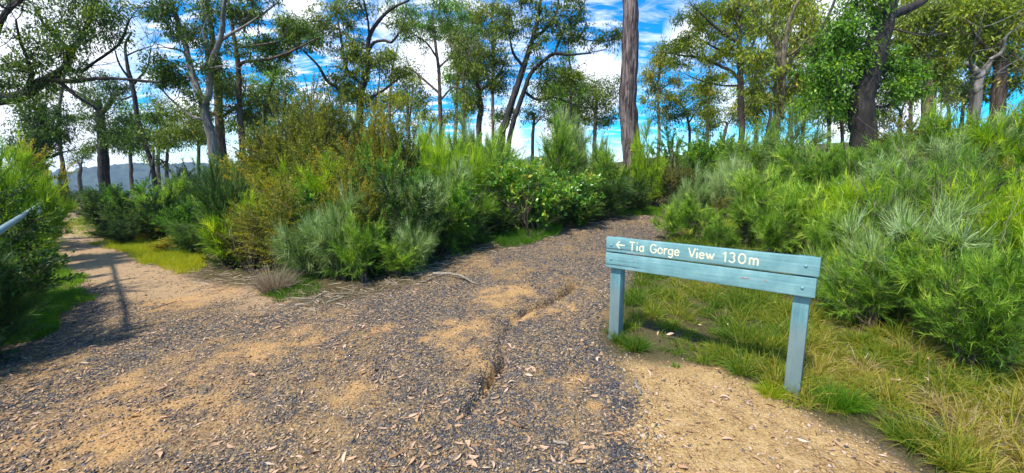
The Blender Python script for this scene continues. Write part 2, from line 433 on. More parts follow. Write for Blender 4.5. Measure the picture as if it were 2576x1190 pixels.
def build_ground():
    nx, ny = 860, 820
    s = np.linspace(-1, 1, nx); xs = 2.0 * np.sinh(6.1 * s) + 0.4 * s
    t = np.linspace(-0.62, 1, ny); ys = 3.2 + 1.9 * np.sinh(6.15 * t)
    X, Y = np.meshgrid(xs, ys)
    Z = T(X.ravel(), Y.ravel())
    mb = MB()
    i = np.arange(ny - 1)[:, None] * nx + np.arange(nx - 1)[None]
    q = np.stack([i, i + 1, i + nx + 1, i + nx], -1).reshape(-1, 4)
    mb.add(np.stack([X.ravel(), Y.ravel(), Z], 1), q)
    o = mb.build('ground', ground_material(), smooth=True)
    me = o.data
    x, y = X.ravel(), Y.ravel()
    near = (np.abs(x) < 60) & (y > -12) & (y < 60)
    for nm, fn in (('gravel', gravel_mask), ('clay', clay_mask), ('trail', trail_mask), ('dirt', dirt_mask)):
        val = np.zeros(len(x), np.float32); val[near] = fn(x[near], y[near])
        me.attributes.new(nm, 'FLOAT', 'POINT').data.foreach_set('value', val)
    me.attributes.new('under', 'FLOAT', 'POINT')
    tag(o, kind='structure')
build_ground()

# distant ridge across the gorge
def build_hills():
    k = NT('forest_ridge')
    n = k.noise(0.05, 6, 0.7, k.coord('Object'))
    c = k.ramp(n, [(.35, (.012, .03, .016)), (.65, (.05, .08, .035))])
    p = k.n('ShaderNodeBsdfPrincipled'); p.inputs['Roughness'].default_value = 1
    k.l(c, p.inputs['Base Color']); k.l(p.outputs[0], k.out.inputs[0])
    n1, n2 = 900, 60
    a = np.linspace(-1.25, 1.1, n1); mb = MB()
    A, B = np.meshgrid(a, np.linspace(0, 1, n2))
    Rr = 620 + 260 * B
    top = 16 + 14 * np.sin(A * 3.1 + 1.9) + 7 * np.sin(A * 9 + .4) + 3 * np.sin(A * 23)
    x = Rr * np.sin(A); y = Rr * np.cos(A)
    z = -95 + (top + 95) * np.sin(B * PI / 2) ** 0.8 + (vnoise(x, y, 7, 40) - .5) * 13 * B + (vnoise(x, y, 30, 41) - .5) * 9 * B
    i = np.arange(n2 - 1)[:, None] * n1 + np.arange(n1 - 1)[None]
    q = np.stack([i, i + 1, i + n1 + 1, i + n1], -1).reshape(-1, 4)
    mb.add(np.stack([x.ravel(), y.ravel(), z.ravel()], 1), q)
    tag(mb.build('hills', k.m), kind='structure')
build_hills()

# ------------------------------------------------------------------ stones, litter, grass (uncountable)
def attr_mat(name, stops, rough=0.8, interp='CONSTANT', spec=.3):
    k = NT(name)
    p = k.n('ShaderNodeBsdfPrincipled'); p.inputs['Roughness'].default_value = rough; p.inputs['Specular IOR Level'].default_value = spec
    c = k.ramp(k.attr('tint'), stops, interp)
    n = k.noise(90, 3, .6, k.coord('Object'))
    c = k.mix(0.35, c, k.ramp(n, [(.3, (.35, .35, .35)), (.7, (1, 1, 1))]), 'MULTIPLY')
    k.l(c, p.inputs['Base Color']); k.l(p.outputs[0], k.out.inputs[0])
    return k.m
M['stone'] = attr_mat('gravel_stones', [(0, (.07, .066, .064)), (.2, (.13, .12, .115)), (.42, (.21, .19, .17)), (.55, (.31, .23, .14)), (.68, (.44, .28, .12)), (.82, (.58, .41, .19)), (.93, (.62, .46, .33))], .65)

def sample_view(n, dmin, dmax, power, r):
    """points in the wedge the photograph looks over, denser close by"""
    u = r.random(n)
    if power == 1: d = dmin * (dmax / dmin) ** u
    else: d = (dmin ** (1 - power) + u * (dmax ** (1 - power) - dmin ** (1 - power))) ** (1 / (1 - power))
    a = r.uniform(-1.02, 1.02, n)
    return d * np.sin(a), d * np.cos(a), d

_oct_v = np.array([[1, 0, 0], [-1, 0, 0], [0, 1, 0], [0, -1, 0], [0, 0, 1], [0, 0, -1]], float)
_oct_t = np.array([[0, 2, 4], [2, 1, 4], [1, 3, 4], [3, 0, 4], [2, 0, 5], [1, 2, 5], [3, 1, 5], [0, 3, 5]])
def stones(mb, x, y, z, size, tint, r, flat=0.55):
    n = len(x)
    v = _oct_v[None] * (0.65 + 0.7 * r.random((n, 6, 1))) + r.normal(0, .22, (n, 6, 3))
    v *= size[:, None, None] * np.stack([0.8 + .5 * r.random(n), 0.7 + .4 * r.random(n), flat * (0.7 + .6 * r.random(n))], -1)[:, None]
    a = r.random(n) * 2 * PI; c, s = np.cos(a)[:, None], np.sin(a)[:, None]
    vx = v[..., 0] * c - v[..., 1] * s; vy = v[..., 0] * s + v[..., 1] * c
    tl = r.normal(0, .3, (n, 1))
    vz = v[..., 2] + vx * tl
    V = np.stack([vx + x[:, None], vy + y[:, None], vz + z[:, None]], -1)
    t = (np.arange(n)[:, None, None] * 6 + _oct_t[None]).reshape(-1, 3)
    mb.add(V.reshape(-1, 3), None, t, np.repeat(tint, 6))

def build_gravel():
    r = np.random.default_rng(11)
    x, y, d = sample_view(300000, 1.3, 12, 1.15, r)
    g = gravel_mask(x, y); c = clay_mask(x, y); tr = trail_mask(x, y)
    patch = vnoise(x, y, 0.55, 30) * .5 + vnoise(x, y, 0.2, 31) * .5
    p = g * (0.35 + 0.75 * sstep(.62, .38, patch)) * (1 - .85 * tr * sstep(3.5, 5.5, d)) * (1 - .85 * dirt_mask(x, y))
    p = np.maximum(p, c * (.25 + .6 * sstep(.4, .6, vnoise(x, y, .25, 36))))
    ok = r.random(len(x)) < p
    x, y, d, c, patch = x[ok], y[ok], d[ok], c[ok], patch[ok]
    size = (0.0028 + 0.0075 * r.random(len(x)) ** 3) * (1 + 0.08 * d)
    ridge = seg_dist(x, y, [tuple(G(u, v)[:2]) for u, v in [(1500, 780), (1530, 900), (1590, 1010), (1640, 1190)]])
    size *= 1 + 0.55 * np.exp(-(ridge / .22) ** 2)
    tint = r.random(len(x))
    tint = np.where(patch + .25 * r.random(len(x)) > .72, .5 + .5 * tint, tint * .84)
    tint = np.where((np.exp(-(ridge / .2) ** 2) > r.random(len(x)) * 1.2), tint * .5, tint)
    isc = c > r.random(len(x)); tint = np.where(isc & (r.random(len(x)) > .22), .66 + .34 * r.random(len(x)), tint)
    size = np.where(isc, size * (.40 + 1.2 * r.random(len(x)) ** 8 + .5 * vnoise(x, y, .15, 35)), size)
    mb = MB(); stones(mb, x, y, T(x, y) + size * .18, size, tint, r)
    tag(mb.build('gravel', M['stone']), kind='stuff')

def build_litter():
    r = np.random.default_rng(12)
    x, y, d = sample_view(80000, 1.3, 14, 1.1, r)
    g = np.maximum(gravel_mask(x, y), .7 * clay_mask(x, y))
    edge = np.exp(-(seg_dist(x, y, _edge_up) / .45) ** 2)
    p = g * (.18 + .3 * sstep(.45, .7, vnoise(x, y, .5, 33)) + .34 * sstep(0, -2.0, x)) * (.6 + .45 * sstep(2, 5, d)) + .6 * edge
    ok = r.random(len(x)) < p
    x, y, d = x[ok], y[ok], d[ok]; n = len(x)
    z = T(x, y) + .006 + .006 * r.random(n)
    a = r.random(n) * 2 * PI
    dr = np.stack([np.cos(a), np.sin(a), r.normal(0, .16, n)], 1)
    ln = (.014 + .036 * r.random(n) ** 2) * (1 + .03 * d); wd = ln * (.16 + .16 * r.random(n))
    mb = MB()
    # lying flat: the leaf's side axis is nearly horizontal
    d1 = unit(dr); s = unit(np.cross(d1, np.array([0, 0, 1.0]) + r.normal(0, .28, (n, 3)))); nn = np.cross(s, d1)
    c = np.stack([x, y, z], 1); ln = ln[:, None]; wd = wd[:, None]; cu = (ln * r.uniform(-.08, .18, n)[:, None]) * nn
    v = np.stack([c - d1 * ln * .5 + cu, c - s * wd * .5, c + d1 * ln * .5 + cu * .6, c + s * wd * .5], 1)
    mb.add(v.reshape(-1, 3), np.arange(n)[:, None] * 4 + np.array([[0, 1, 2, 3]]), None, np.repeat(r.random(n), 4))
    tag(mb.build('leaf_litter', M['dryleaf']), kind='stuff')
    # twigs and shed bark strips under the shrubs
    mb = MB()
    n = 2600; k = r.integers(0, len(_edge_up) - 1, n); f = r.random(n)
    e = np.array(_edge_up); b = e[k] * (1 - f[:, None]) + e[k + 1] * f[:, None]
    off = r.normal(.25, .35, n); b = b + np.stack([r.normal(0, .15, n), off], 1)
    z = T(b[:, 0], b[:, 1]) + .01 + .02 * r.random(n)
    a = r.random(n) * 2 * PI
    blades(mb, np.stack([b[:, 0], b[:, 1], z], 1), np.stack([np.cos(a), np.sin(a), r.normal(.03, .1, n)], 1), .08 + .22 * r.random(n), .004 + .006 * r.random(n), r.random(n), r, .08)
    tag(mb.build('twig_litter', M['straw']), kind='stuff')

def tufts(mb, x, y, nb, ln, wd, tint, r, spread=.9, seg=3, bend=.45, tsig=.12, rad=.03):
    n = len(x)
    rep = np.repeat(np.arange(n), nb)
    m = len(rep)
    a = r.random(m) * 2 * PI; rr = rad * np.sqrt(r.random(m))
    bx = x[rep] + rr * np.cos(a); by = y[rep] + rr * np.sin(a); bz = T(x, y)[rep] - .005
    a2 = a + r.normal(0, .5, m); tilt = spread * r.random(m)
    d = np.stack([np.cos(a2) * tilt, np.sin(a2) * tilt, np.ones(m)], 1)
    L = ln[rep] * (.5 + .6 * r.random(m))
    blades(mb, np.stack([bx, by, bz], 1), d, L, wd * (.7 + .6 * r.random(m)), np.clip(tint[rep] + r.normal(0, tsig, m), 0, 1), r, bend * (.5 + r.random(m)), seg=seg)

def build_grass():
    r = np.random.default_rng(13)
    mb = MB()
    x, y = r.uniform(.7, 9, 26000), r.uniform(.6, 9.5, 26000)
    sd = sdist(x, y, RGRASS) + .25 * (vnoise(x, y, .4, 50) - .5)
    dd = np.hypot(x, y)
    p = sstep(0, .12, sd) * np.clip(2.6 / dd, .12, .8) * (.35 + .65 * sstep(.35, .55, vnoise(x, y, .45, 51))) * (1 - clay_mask(x, y))
    ok = (r.random(len(x)) < p) & (y > x * .55 - .6)
    x, y = x[ok], y[ok]; n = len(x)
    straw = sstep(.45, .68, vnoise(x, y, .7, 52) * .6 + .5 * sstep(1.9, 3.6, x) * sstep(4.5, 2.6, y))
    green = vnoise(x, y, .35, 53)
    tint = np.clip(.10 + .50 * green + .26 * straw, 0, 1)
    ln = (.11 + .20 * r.random(n) ** 1.5) * (.6 + .9 * sstep(.3, .6, vnoise(x, y, .28, 57))) + .04 * straw
    tufts(mb, x, y, 36, ln, .0048, tint, r, 1.25, 3, .5, tsig=.16)
    k_ = r.random(n) < .085
    tufts(mb, x[k_], y[k_], 130, .2 + .12 * r.random(k_.sum()), .005, np.clip(tint[k_] + r.normal(0, .12, k_.sum()), 0, 1), r, 1.3, 3, .55, tsig=.12, rad=.045)
    tag(mb.build('grass', M['grass']), kind='stuff')
    # short bright grass beside the left trail and thin grass at the feet of the shrubs
    mb = MB()
    def patch(px, n, l0, t0, nb=16, wd=.0045, rad=.06):
        pl = poly(px); a = np.array(pl); lo, hi = a.min(0), a.max(0)
        x, y = r.uniform(lo[0], hi[0], n * 3), r.uniform(lo[1], hi[1], n * 3)
        ok = sdist(x, y, pl) + .2 * (vnoise(x, y, .3, 54) - .5) > 0
        x, y = x[ok][:n], y[ok][:n]
        tufts(mb, x, y, nb, l0 * (.6 + .8 * vnoise(x, y, .25, 55)), wd, np.clip(t0 + .5 * (vnoise(x, y, .5, 56) - .5), 0, 1), r, .7, 2, .3, rad=rad)
    patch([(85, 640), (135, 612), (165, 672), (215, 695), (195, 728), (228, 755), (150, 785), (50, 780), (40, 700)], 3400, .10, .35)
    patch([(110, 575), (150, 560), (130, 590), (105, 600)], 500, .12, .6)
    patch([(240, 615), (330, 590), (430, 600), (500, 640), (510, 690), (440, 690), (380, 665), (320, 640), (270, 625)], 1900, .17, .95)
    patch([(150, 565), (200, 545), (260, 570), (240, 605), (190, 600)], 500, .16, .75)
    patch([(1180, 600), (1330, 575), (1420, 565), (1390, 600), (1260, 625)], 700, .16, .25)
    patch([(1540, 530), (1660, 525), (1655, 545), (1560, 545)], 400, .16, .4)
    patch([(1700, 480), (1800, 490), (1790, 530), (1700, 520)], 500, .18, .8)
    patch([(1830, 560), (1900, 560), (1900, 600), (1830, 600)], 500, .15, .9)
    patch([(700, 760), (780, 745), (800, 700), (720, 690), (650, 740)], 260, .13, .1)
    patch([(0, 800), (90, 780), (150, 790), (100, 850), (0, 870)], 900, .09, .2)
    tag(mb.build('short_grass', M['lawn']), kind='stuff')
build_gravel(); build_litter(); build_grass()

# ------------------------------------------------------------------ trees
class Skel:
    def __init__(s, r): s.p = []; s.rad = []; s.r = r; s.mb = MB()
    def add(s, pts, rad, ns=6, tint=.5, furrow=0.0):
        pts = np.asarray(pts); rad = np.broadcast_to(rad, (len(pts),))
        tube(s.mb, pts, rad, ns, tint, True, furrow)
        if furrow: pts, rad = pts[::6], rad[::6]
        for p, q in zip(pts, rad): s.p.append(p); s.rad.append(q)
    def connect(s, target, rend=.006, up=.25, jit=.06, rmax=.5):
        A = np.array(s.p); Rr = np.array(s.rad)
        d = np.linalg.norm(A - target, axis=1) + 0.6 * np.clip(A[:, 2] - target[2] + .1, 0, 9)
        i = int(np.argmin(d - Rr * 2)); a = A[i]; L = np.linalg.norm(target - a)
        r0 = min(Rr[i] * .6, .010 + .012 * L); r0 = max(r0, rend)
        n = max(4, min(12, int(L / .14)))
        mid = (a + target) / 2 + np.array([0, 0, up * L * .5]) * s.r.uniform(-.6, 1) + s.r.normal(0, .12 * L, 3)
        pts = smooth_line([a, mid, target], n, jit * min(L, 1) * .5, s.r)
        s.add(pts, np.linspace(r0, rend, n), 5 if r0 > .02 else 4)
        return a

def fork(s, p, d, L, rad, depth, r, crook=.35, droop=0.0):
    n = 5
    pts = [np.asarray(p, float)]; dd = unit(d)
    for k in range(n):
        dd = unit(dd + r.normal(0, crook * .5, 3) + np.array([0, 0, .08 - droop]))
        pts.append(pts[-1] + dd * L / n)
    s.add(pts, np.linspace(rad, rad * .55, n + 1), 5 if rad > .02 else 4)
    if depth > 0:
        for k in range(r.integers(2, 4)):
            i = r.integers(2, n + 1)
            fork(s, pts[i], unit(dd + r.normal(0, .55, 3)), L * r.uniform(.5, .8), rad * .5, depth - 1, r, crook, droop)

def clump_leaves(mb, s, c, R_, n, ln, wd, r, droop=.6, tint0=.5, flat=.75):
    k = 6
    dirs = unit(r.normal(0, 1, (k, 3)) * np.array([1, 1, flat]) + np.array([0, 0, .25]))
    for dv in dirs:
        L = R_ * r.uniform(.6, 1.5)
        pts = smooth_line([c, c + dv * L * .5 + r.normal(0, .05 * L, 3), c + dv * L], 4)
        tube(s.mb, pts, np.linspace(.006, .003, 4), 3, .5, cap=False)
    m = r.integers(0, k, n); t = r.random(n) ** .7
    pos = c + dirs[m] * (t * R_ * 1.15)[:, None] + r.normal(0, .27 * R_, (n, 3)) * np.array([1, 1, .7])
    d = dirs[m] * .5 + r.normal(0, .5, (n, 3)) + np.array([0, 0, -droop])
    tt = np.clip(tint0 + r.normal(0, .2, n) + r.normal(0, .13), 0, 1)
    leaves(mb, pos, d, ln * (.6 + .7 * r.random(n)), wd * (.7 + .6 * r.random(n)), tt, r)

def tree(name, label, Y, limbs, blobs, bark, leaf, seed, cat='tree', dens=1.0, ln=.098, wd=.023, droop=.85, sub=.38, tint0=.5, bare=0, group=None, nleaf=150, limb_bark=None, extra=None):
    """limbs: polylines of (u, v, radius in px[, depth offset]) read off the photograph at depth Y; the first starts at the ground.
       blobs: (u, v, rx, ry) of foliage masses"""
    r = np.random.default_rng(seed)
    s = Skel(r); k = Y / F
    base = None
    for j, L in enumerate(limbs):
        pts = []
        off = 0 if j == 0 else r.uniform(-.9, .9)
        for i, q in enumerate(L):
            dy = q[3] if len(q) > 3 else off * (i / max(1, len(L) - 1)) if j else 0
            p = P(q[0], q[1], Y + dy); pts.append([*p, q[2] * (Y + dy) / F])
        pts = np.array(pts)
        if j == 0:
            b = pts[0].copy(); b[2] = float(T(b[0], b[1])) - .12
            b[3] *= 1.18; base = b[:3].copy(); base[2] += .12
            if pts[0][2] > b[2] + .25: pts = np.vstack([b, pts])
            else: pts[0] = b
        n = max(8, int(len(pts) * 7))
        sm = smooth_line(pts, n)
        big = sm[0, 3] > .12
        if big: n = int(np.linalg.norm(pts[-1, :3] - pts[0, :3]) / .035) + 8; sm = smooth_line(pts, n)
        else:
            sm[1:, :3] += r.normal(0, 1, (n - 1, 3)) * (.07 * sm[1:, 3:4])
        s.add(sm[:, :3], np.clip(sm[:, 3] * (1 + r.normal(0, 0 if big else .05, n)), .004, 9), 44 if big else 8, .5, .16 if big else 0)
        if big: sm = sm[::6]
        if j and r.random() < .9:   # every limb ends in finer branching
            e = sm[-1]; dv = sm[-1, :3] - sm[-4, :3]
            for _ in range(2): fork(s, e[:3], dv + r.normal(0, .3, 3) * np.linalg.norm(dv), .5, max(.006, e[3] * .6), 1, r)
    lm = MB()
    cents = []
    for (u, v, rx, ry) in blobs:
        c = P(u, v, Y + r.uniform(-.35, .35) * rx * k * 2)
        Rx, Rz = rx * k, ry * k
        m = max(3, int(round(dens * 4.2 * Rx * Rz / (sub * sub))))
        for _ in range(m):
            q = unit(r.normal(0, 1, 3)) * r.random() ** .45
            cents.append(c + q * np.array([Rx, (Rx + Rz) * .5, Rz]))
    A = np.array(s.p)
    cents.sort(key=lambda c: float(np.min(np.linalg.norm(A - c, axis=1))))
    for c in cents:
        s.connect(c)
        sr = sub * r.uniform(.7, 1.25)
        clump_leaves(lm, s, c, sr, int(nleaf * 1.7 * r.uniform(.6, 1.3) * (sr / .38) ** 1.6), ln * 1.1, wd * 1.35, r, droop, tint0)
    for _ in range(bare):
        i = r.integers(len(s.p) // 3, len(s.p)) if len(s.p) > 6 else 0
        A0 = s.p[i]
        fork(s, A0, unit(r.normal(0, 1, 3) + np.array([0, 0, .5])), r.uniform(.5, 1.3), max(.008, min(.025, s.rad[i] * .5)), 2, r)
    o = empty(name, base); tag(o, label, cat, group)
    s.mb.build('trunk', M[bark], o, True, base)
    if lm.n: lm.build('crown', M[leaf], o, False, base)
    return o

def B(*a): return [(u, v, rx, ry) for (u, v, rx, ry) in a]

tree('gum_tree', 'big dark leaning gum at the left edge with a thick crooked bough reaching right', 9,
     [[(-190, 470, 22), (-150, 330, 20), (-60, 262, 17), (20, 248, 13), (60, 238, 12), (95, 212, 11), (135, 192, 9), (165, 168, 8), (178, 130, 7), (205, 95, 5), (225, 45, 4), (235, 0, 3)],
      [(120, 200, 6), (180, 205, 5), (250, 197, 4), (330, 200, 3), (405, 208, 2)],
      [(165, 168, 6), (200, 180, 4), (240, 155, 3), (300, 110, 2.5), (325, 50, 2)],
      [(60, 238, 6), (80, 190, 5), (70, 150, 4), (50, 100, 3), (40, 50, 2)],
      [(178, 130, 5), (140, 90, 4), (110, 60, 3), (90, 20, 2)],
      [(135, 192, 5), (190, 240, 4), (230, 265, 3), (260, 290, 2)],
      [(-60, 262, 9), (-40, 180, 7), (0, 60, 6), (30, 15, 6), (70, -10, 5)]],
     B((30, 170, 50, 26), (90, 170, 45, 26), (20, 215, 40, 20), (120, 120, 50, 30), (180, 105, 50, 36), (235, 90, 45, 30), (130, 60, 50, 28), (200, 40, 55, 32), (270, 50, 40, 34),
       (250, 10, 55, 28), (180, -5, 50, 25), (60, 10, 30, 16), (290, 95, 26, 20), (160, 165, 46, 18), (110, 210, 40, 16), (-30, 190, 50, 34), (50, 262, 50, 18)), 'bark_dark', 'gum_dark', 101, dens=1.0, ln=.07, wd=.019, bare=34, nleaf=130, sub=.3)

tree('gum_tree', 'dark dense gum standing behind the yellow-green shrub at far left', 13,
     [[(92, 455, 13), (96, 400, 12), (98, 350, 11), (100, 300, 10), (110, 262, 6)],
      [(97, 385, 6), (125, 395, 4), (150, 385, 3)], [(98, 330, 6), (70, 300, 5), (50, 270, 3)]],
     B((95, 275, 48, 24), (60, 300, 40, 24), (105, 320, 40, 26), (75, 340, 40, 24), (130, 345, 30, 20), (70, 380, 30, 20), (150, 290, 26, 12), (115, 370, 20, 14), (150, 340, 12, 20)), 'bark_dark', 'gum_dark', 102, dens=.95, bare=8, sub=.42)

tree('gum_tree', 'dark gum with straight black trunk and flat-topped crown beside the far left trail', 17,
     [[(262, 452, 11), (260, 400, 10.5), (256, 340, 9), (252, 290, 8), (246, 250, 5)],
      [(252, 290, 6), (275, 262, 5), (290, 240, 4), (310, 232, 2.5)], [(258, 350, 4), (290, 330, 3), (320, 315, 2)], [(250, 270, 4), (215, 245, 3.5), (180, 225, 2)]],
     B((285, 216, 45, 12), (310, 228, 30, 12), (240, 235, 30, 16), (262, 258, 40, 20), (230, 290, 36, 20), (300, 300, 30, 14), (225, 325, 34, 16), (315, 325, 32, 14), (275, 330, 30, 18), (300, 355, 26, 10), (235, 380, 20, 10)), 'bark_dark', 'gum_dark', 103, dens=.95, bare=10, sub=.42)

tree('dead_tree', 'thin crooked almost leafless dark tree left of the pale forked gum', 14,
     [[(385, 428, 5), (375, 390, 5), (362, 355, 5), (345, 290, 5), (338, 240, 5), (328, 200, 4.5), (318, 150, 3.5), (316, 110, 2.5), (332, 80, 1.5)],
      [(333, 215, 3), (355, 190, 2.3), (372, 165, 1.8), (380, 120, 1)], [(330, 205, 3), (300, 160, 2), (285, 110, 1.2)],
      [(322, 200, 3), (360, 205, 2.5), (400, 208, 1.8)], [(318, 140, 2), (345, 128, 1.4), (385, 115, 1)], [(360, 355, 3), (385, 380, 2.4), (382, 420, 2.5)], [(338, 240, 2), (300, 250, 1.6), (270, 225, 1)]],
     B((345, 340, 12, 8), (330, 360, 10, 8), (395, 290, 18, 20)), 'bark_dark', 'gum_dark', 104, dens=.5, bare=22)

tree('gum_tree', 'pale grey-barked gum forking into two slender leaning trunks', 11,
     [[(535, 372, 10), (528, 330, 9.5), (520, 300, 9), (514, 268, 9), (502, 240, 7.5), (488, 200, 7), (475, 150, 6), (463, 100, 5.5), (446, 50, 5), (425, -10, 4.5), (410, -60, 3)],
      [(514, 265, 7), (524, 240, 7), (529, 190, 7), (534, 150, 6.5), (550, 110, 6), (560, 70, 5), (562, 20, 4), (575, -30, 3)],
      [(552, 105, 3.5), (590, 80, 3), (640, 50, 2.5), (700, 5, 2)], [(529, 190, 5), (520, 120, 4.5), (515, 60, 4), (505, 0, 3)],
      [(480, 165, 3), (460, 130, 2.5), (420, 120, 2)], [(512, 300, 3.5), (480, 290, 3), (430, 250, 2.2), (400, 215, 1.5)], [(485, 165, 2), (520, 172, 1.8), (560, 166, 1.5), (600, 172, 1)]],
     B((420, 20, 44, 26), (400, 60, 30, 20), (440, 85, 30, 12), (500, 60, 28, 20), (490, 95, 18, 12), (420, 165, 40, 24), (400, 195, 40, 20), (450, 215, 40, 22), (440, 180, 24, 18), (480, 240, 24, 18),
       (520, 20, 45, 20), (590, 20, 50, 26), (640, 10, 40, 18), (530, 130, 30, 24), (520, 170, 20, 14), (590, 120, 30, 24), (560, 180, 20, 12)), 'bark_pale', 'gum_dark', 105, dens=.85, bare=10, sub=.3)

tree('gum_tree', 'brown gum with slim trunk rising just behind the pale forked gum', 12.5,
     [[(556, 365, 10), (553, 320, 9.5), (550, 260, 8.5), (547, 200, 8), (542, 150, 7), (535, 100, 6), (528, 50, 5), (520, -10, 4)],
      [(550, 300, 4), (590, 275, 3), (640, 262, 2)], [(548, 280, 4), (510, 300, 3), (470, 310, 2)]],
     B((430, 300, 34, 18), (470, 320, 36, 18), (430, 345, 34, 14), (495, 290, 24, 16), (610, 250, 40, 20), (650, 260, 36, 14), (640, 290, 36, 16), (600, 290, 30, 20), (570, 210, 24, 14), (690, 270, 26, 12), (590, 225, 18, 14)), 'bark_brown', 'gum_olive', 106, dens=.8, bare=6, sub=.4)

tree('gum_tree', 'slim gum with one long dark bough stretched right across the blue sky', 12,
     [[(604, 300, 7), (602, 260, 6.5), (601, 200, 6), (598, 150, 5.5), (592, 110, 5), (585, 70, 4), (578, 20, 3), (570, -30, 2.5)],
      [(602, 165, 4), (616, 156, 4), (660, 152, 3.5), (710, 138, 3), (755, 118, 2.5), (800, 95, 1.5)], [(601, 190, 2.5), (618, 210, 2), (612, 235, 2), (604, 250, 1.5)], [(596, 120, 3), (640, 115, 2.5), (700, 105, 1.5)]],
     B((640, 125, 36, 14), (680, 105, 30, 16), (720, 95, 36, 20), (745, 115, 30, 16), (700, 140, 30, 10), (760, 75, 26, 22), (730, 60, 22, 18), (640, 40, 40, 16), (660, 165, 24, 8), (790, 100, 30, 18)), 'bark_brown', 'gum_dark', 107, dens=1.0, bare=8, sub=.28)

tree('gum_tree', 'tall olive gum with wavy dark stem in the middle of the shrub line', 13,
     [[(905, 360, 10), (905, 300, 9), (908, 240, 8), (920, 190, 7), (926, 150, 6), (926, 110, 5), (935, 80, 4.5), (955, 50, 4), (985, 22, 3), (1030, 0, 2)],
      [(927, 130, 4), (940, 108, 3.5), (965, 102, 3.2), (985, 106, 3), (1003, 84, 2)], [(908, 240, 6), (860, 225, 4.5), (825, 205, 4), (800, 165, 3), (765, 130, 2)], [(930, 100, 3), (925, 50, 2.5), (915, 0, 2)],
      [(912, 215, 4), (870, 170, 3.5), (860, 110, 3), (850, 50, 2)], [(905, 260, 4), (960, 230, 3), (1000, 200, 2)]],
     B((735, 85, 36, 20), (775, 90, 30, 22), (730, 60, 22, 16), (810, 100, 36, 18), (850, 45, 44, 26), (880, 15, 44, 22), (850, 75, 36, 18), (880, 110, 30, 24), (900, 130, 30, 20), (905, 165, 34, 24), (880, 195, 34, 22),
       (945, 170, 28, 18), (985, 150, 36, 12), (1010, 175, 30, 14), (860, 220, 40, 22), (920, 245, 34, 22), (870, 250, 34, 20), (1000, 60, 30, 10)), 'bark_dark', 'gum_olive', 108, dens=.95, bare=14, sub=.32, tint0=.45)

tree('gum_tree', 'light gum with thin straight stem under a loose airy crown against white cloud', 16,
     [[(1108, 300, 5), (1106, 240, 4.5), (1104, 180, 4), (1098, 130, 3.5), (1092, 80, 3), (1085, 30, 2)],
      [(1102, 150, 2.5), (1075, 110, 2), (1040, 85, 1.5)], [(1104, 170, 2.5), (1140, 130, 2), (1160, 60, 1.5)], [(1106, 235, 3), (1060, 195, 2.5), (1030, 170, 1.5)]],
     B((1030, 50, 34, 18), (1060, 70, 34, 16), (1020, 90, 18, 10), (1110, 50, 36, 16), (1140, 45, 30, 16), (1080, 100, 36, 8), (1090, 15, 34, 14), (1160, 70, 24, 14), (1000, 25, 26, 20)), 'bark_brown', 'gum_bright', 109, dens=.95, bare=16, tint0=.35, sub=.4)

tree('gum_tree', 'dense rounded olive gum with twisted brown trunk left of the leaning pair', 15,
     [[(1205, 320, 7), (1210, 280, 7), (1206, 240, 6), (1200, 200, 5), (1205, 150, 4), (1200, 90, 3)],
      [(1208, 270, 4), (1170, 235, 3), (1140, 220, 2.5), (1110, 250, 2)], [(1205, 230, 4), (1245, 200, 3), (1270, 160, 2)]],
     B((1140, 110, 26, 14), (1180, 105, 34, 20), (1230, 115, 34, 18), (1260, 145, 34, 20), (1215, 150, 40, 22), (1170, 145, 30, 14), (1230, 185, 40, 22), (1190, 190, 30, 18), (1270, 190, 24, 20), (1180, 255, 28, 12), (1240, 225, 30, 12), (1165, 170, 16, 10)), 'bark_brown', 'gum_olive', 110, dens=1.05, bare=8, sub=.4)

tree('gum_tree', 'two leaning dark trunks under a wide open crown left of the big bare trunk', 12.5,
     [[(1262, 345, 9), (1272, 310, 8.5), (1285, 265, 8), (1300, 220, 7.5), (1315, 175, 7), (1330, 130, 6), (1345, 80, 5), (1356, 30, 4), (1362, -20, 3)],
      [(1272, 420, 6.5), (1285, 330, 6.3), (1300, 280, 6), (1318, 230, 5.5), (1335, 185, 5), (1365, 155, 4.5), (1395, 135, 4), (1430, 138, 3), (1480, 134, 2)],
      [(1340, 100, 4), (1375, 70, 3.5), (1400, 30, 3), (1405, -10, 2)], [(1395, 135, 3), (1410, 95, 2.5), (1425, 70, 2), (1450, 60, 1.4)], [(1318, 170, 4), (1290, 130, 3), (1280, 70, 2)],
      [(1318, 230, 3.5), (1350, 250, 3), (1390, 245, 2.5), (1440, 262, 1.5)], [(1470, 100, 1.5), (1520, 105, 1.3), (1555, 95, 1)]],
     B((1275, 30, 34, 18), (1310, 15, 36, 16), (1340, 50, 34, 20), (1385, 20, 40, 18), (1440, 20, 36, 22), (1450, 60, 30, 18), (1400, 60, 30, 16), (1420, 100, 26, 10), (1470, 95, 24, 8), (1350, 110, 26, 14), (1290, 80, 30, 16), (1520, 100, 26, 10),
       (1400, 180, 40, 18), (1430, 200, 24, 16), (1370, 200, 30, 16), (1350, 165, 24, 12), (1270, 60, 26, 14), (1540, 88, 16, 8), (1390, 240, 26, 10)), 'bark_dark', 'gum_olive', 111, dens=.9, bare=22, sub=.3, tint0=.4)

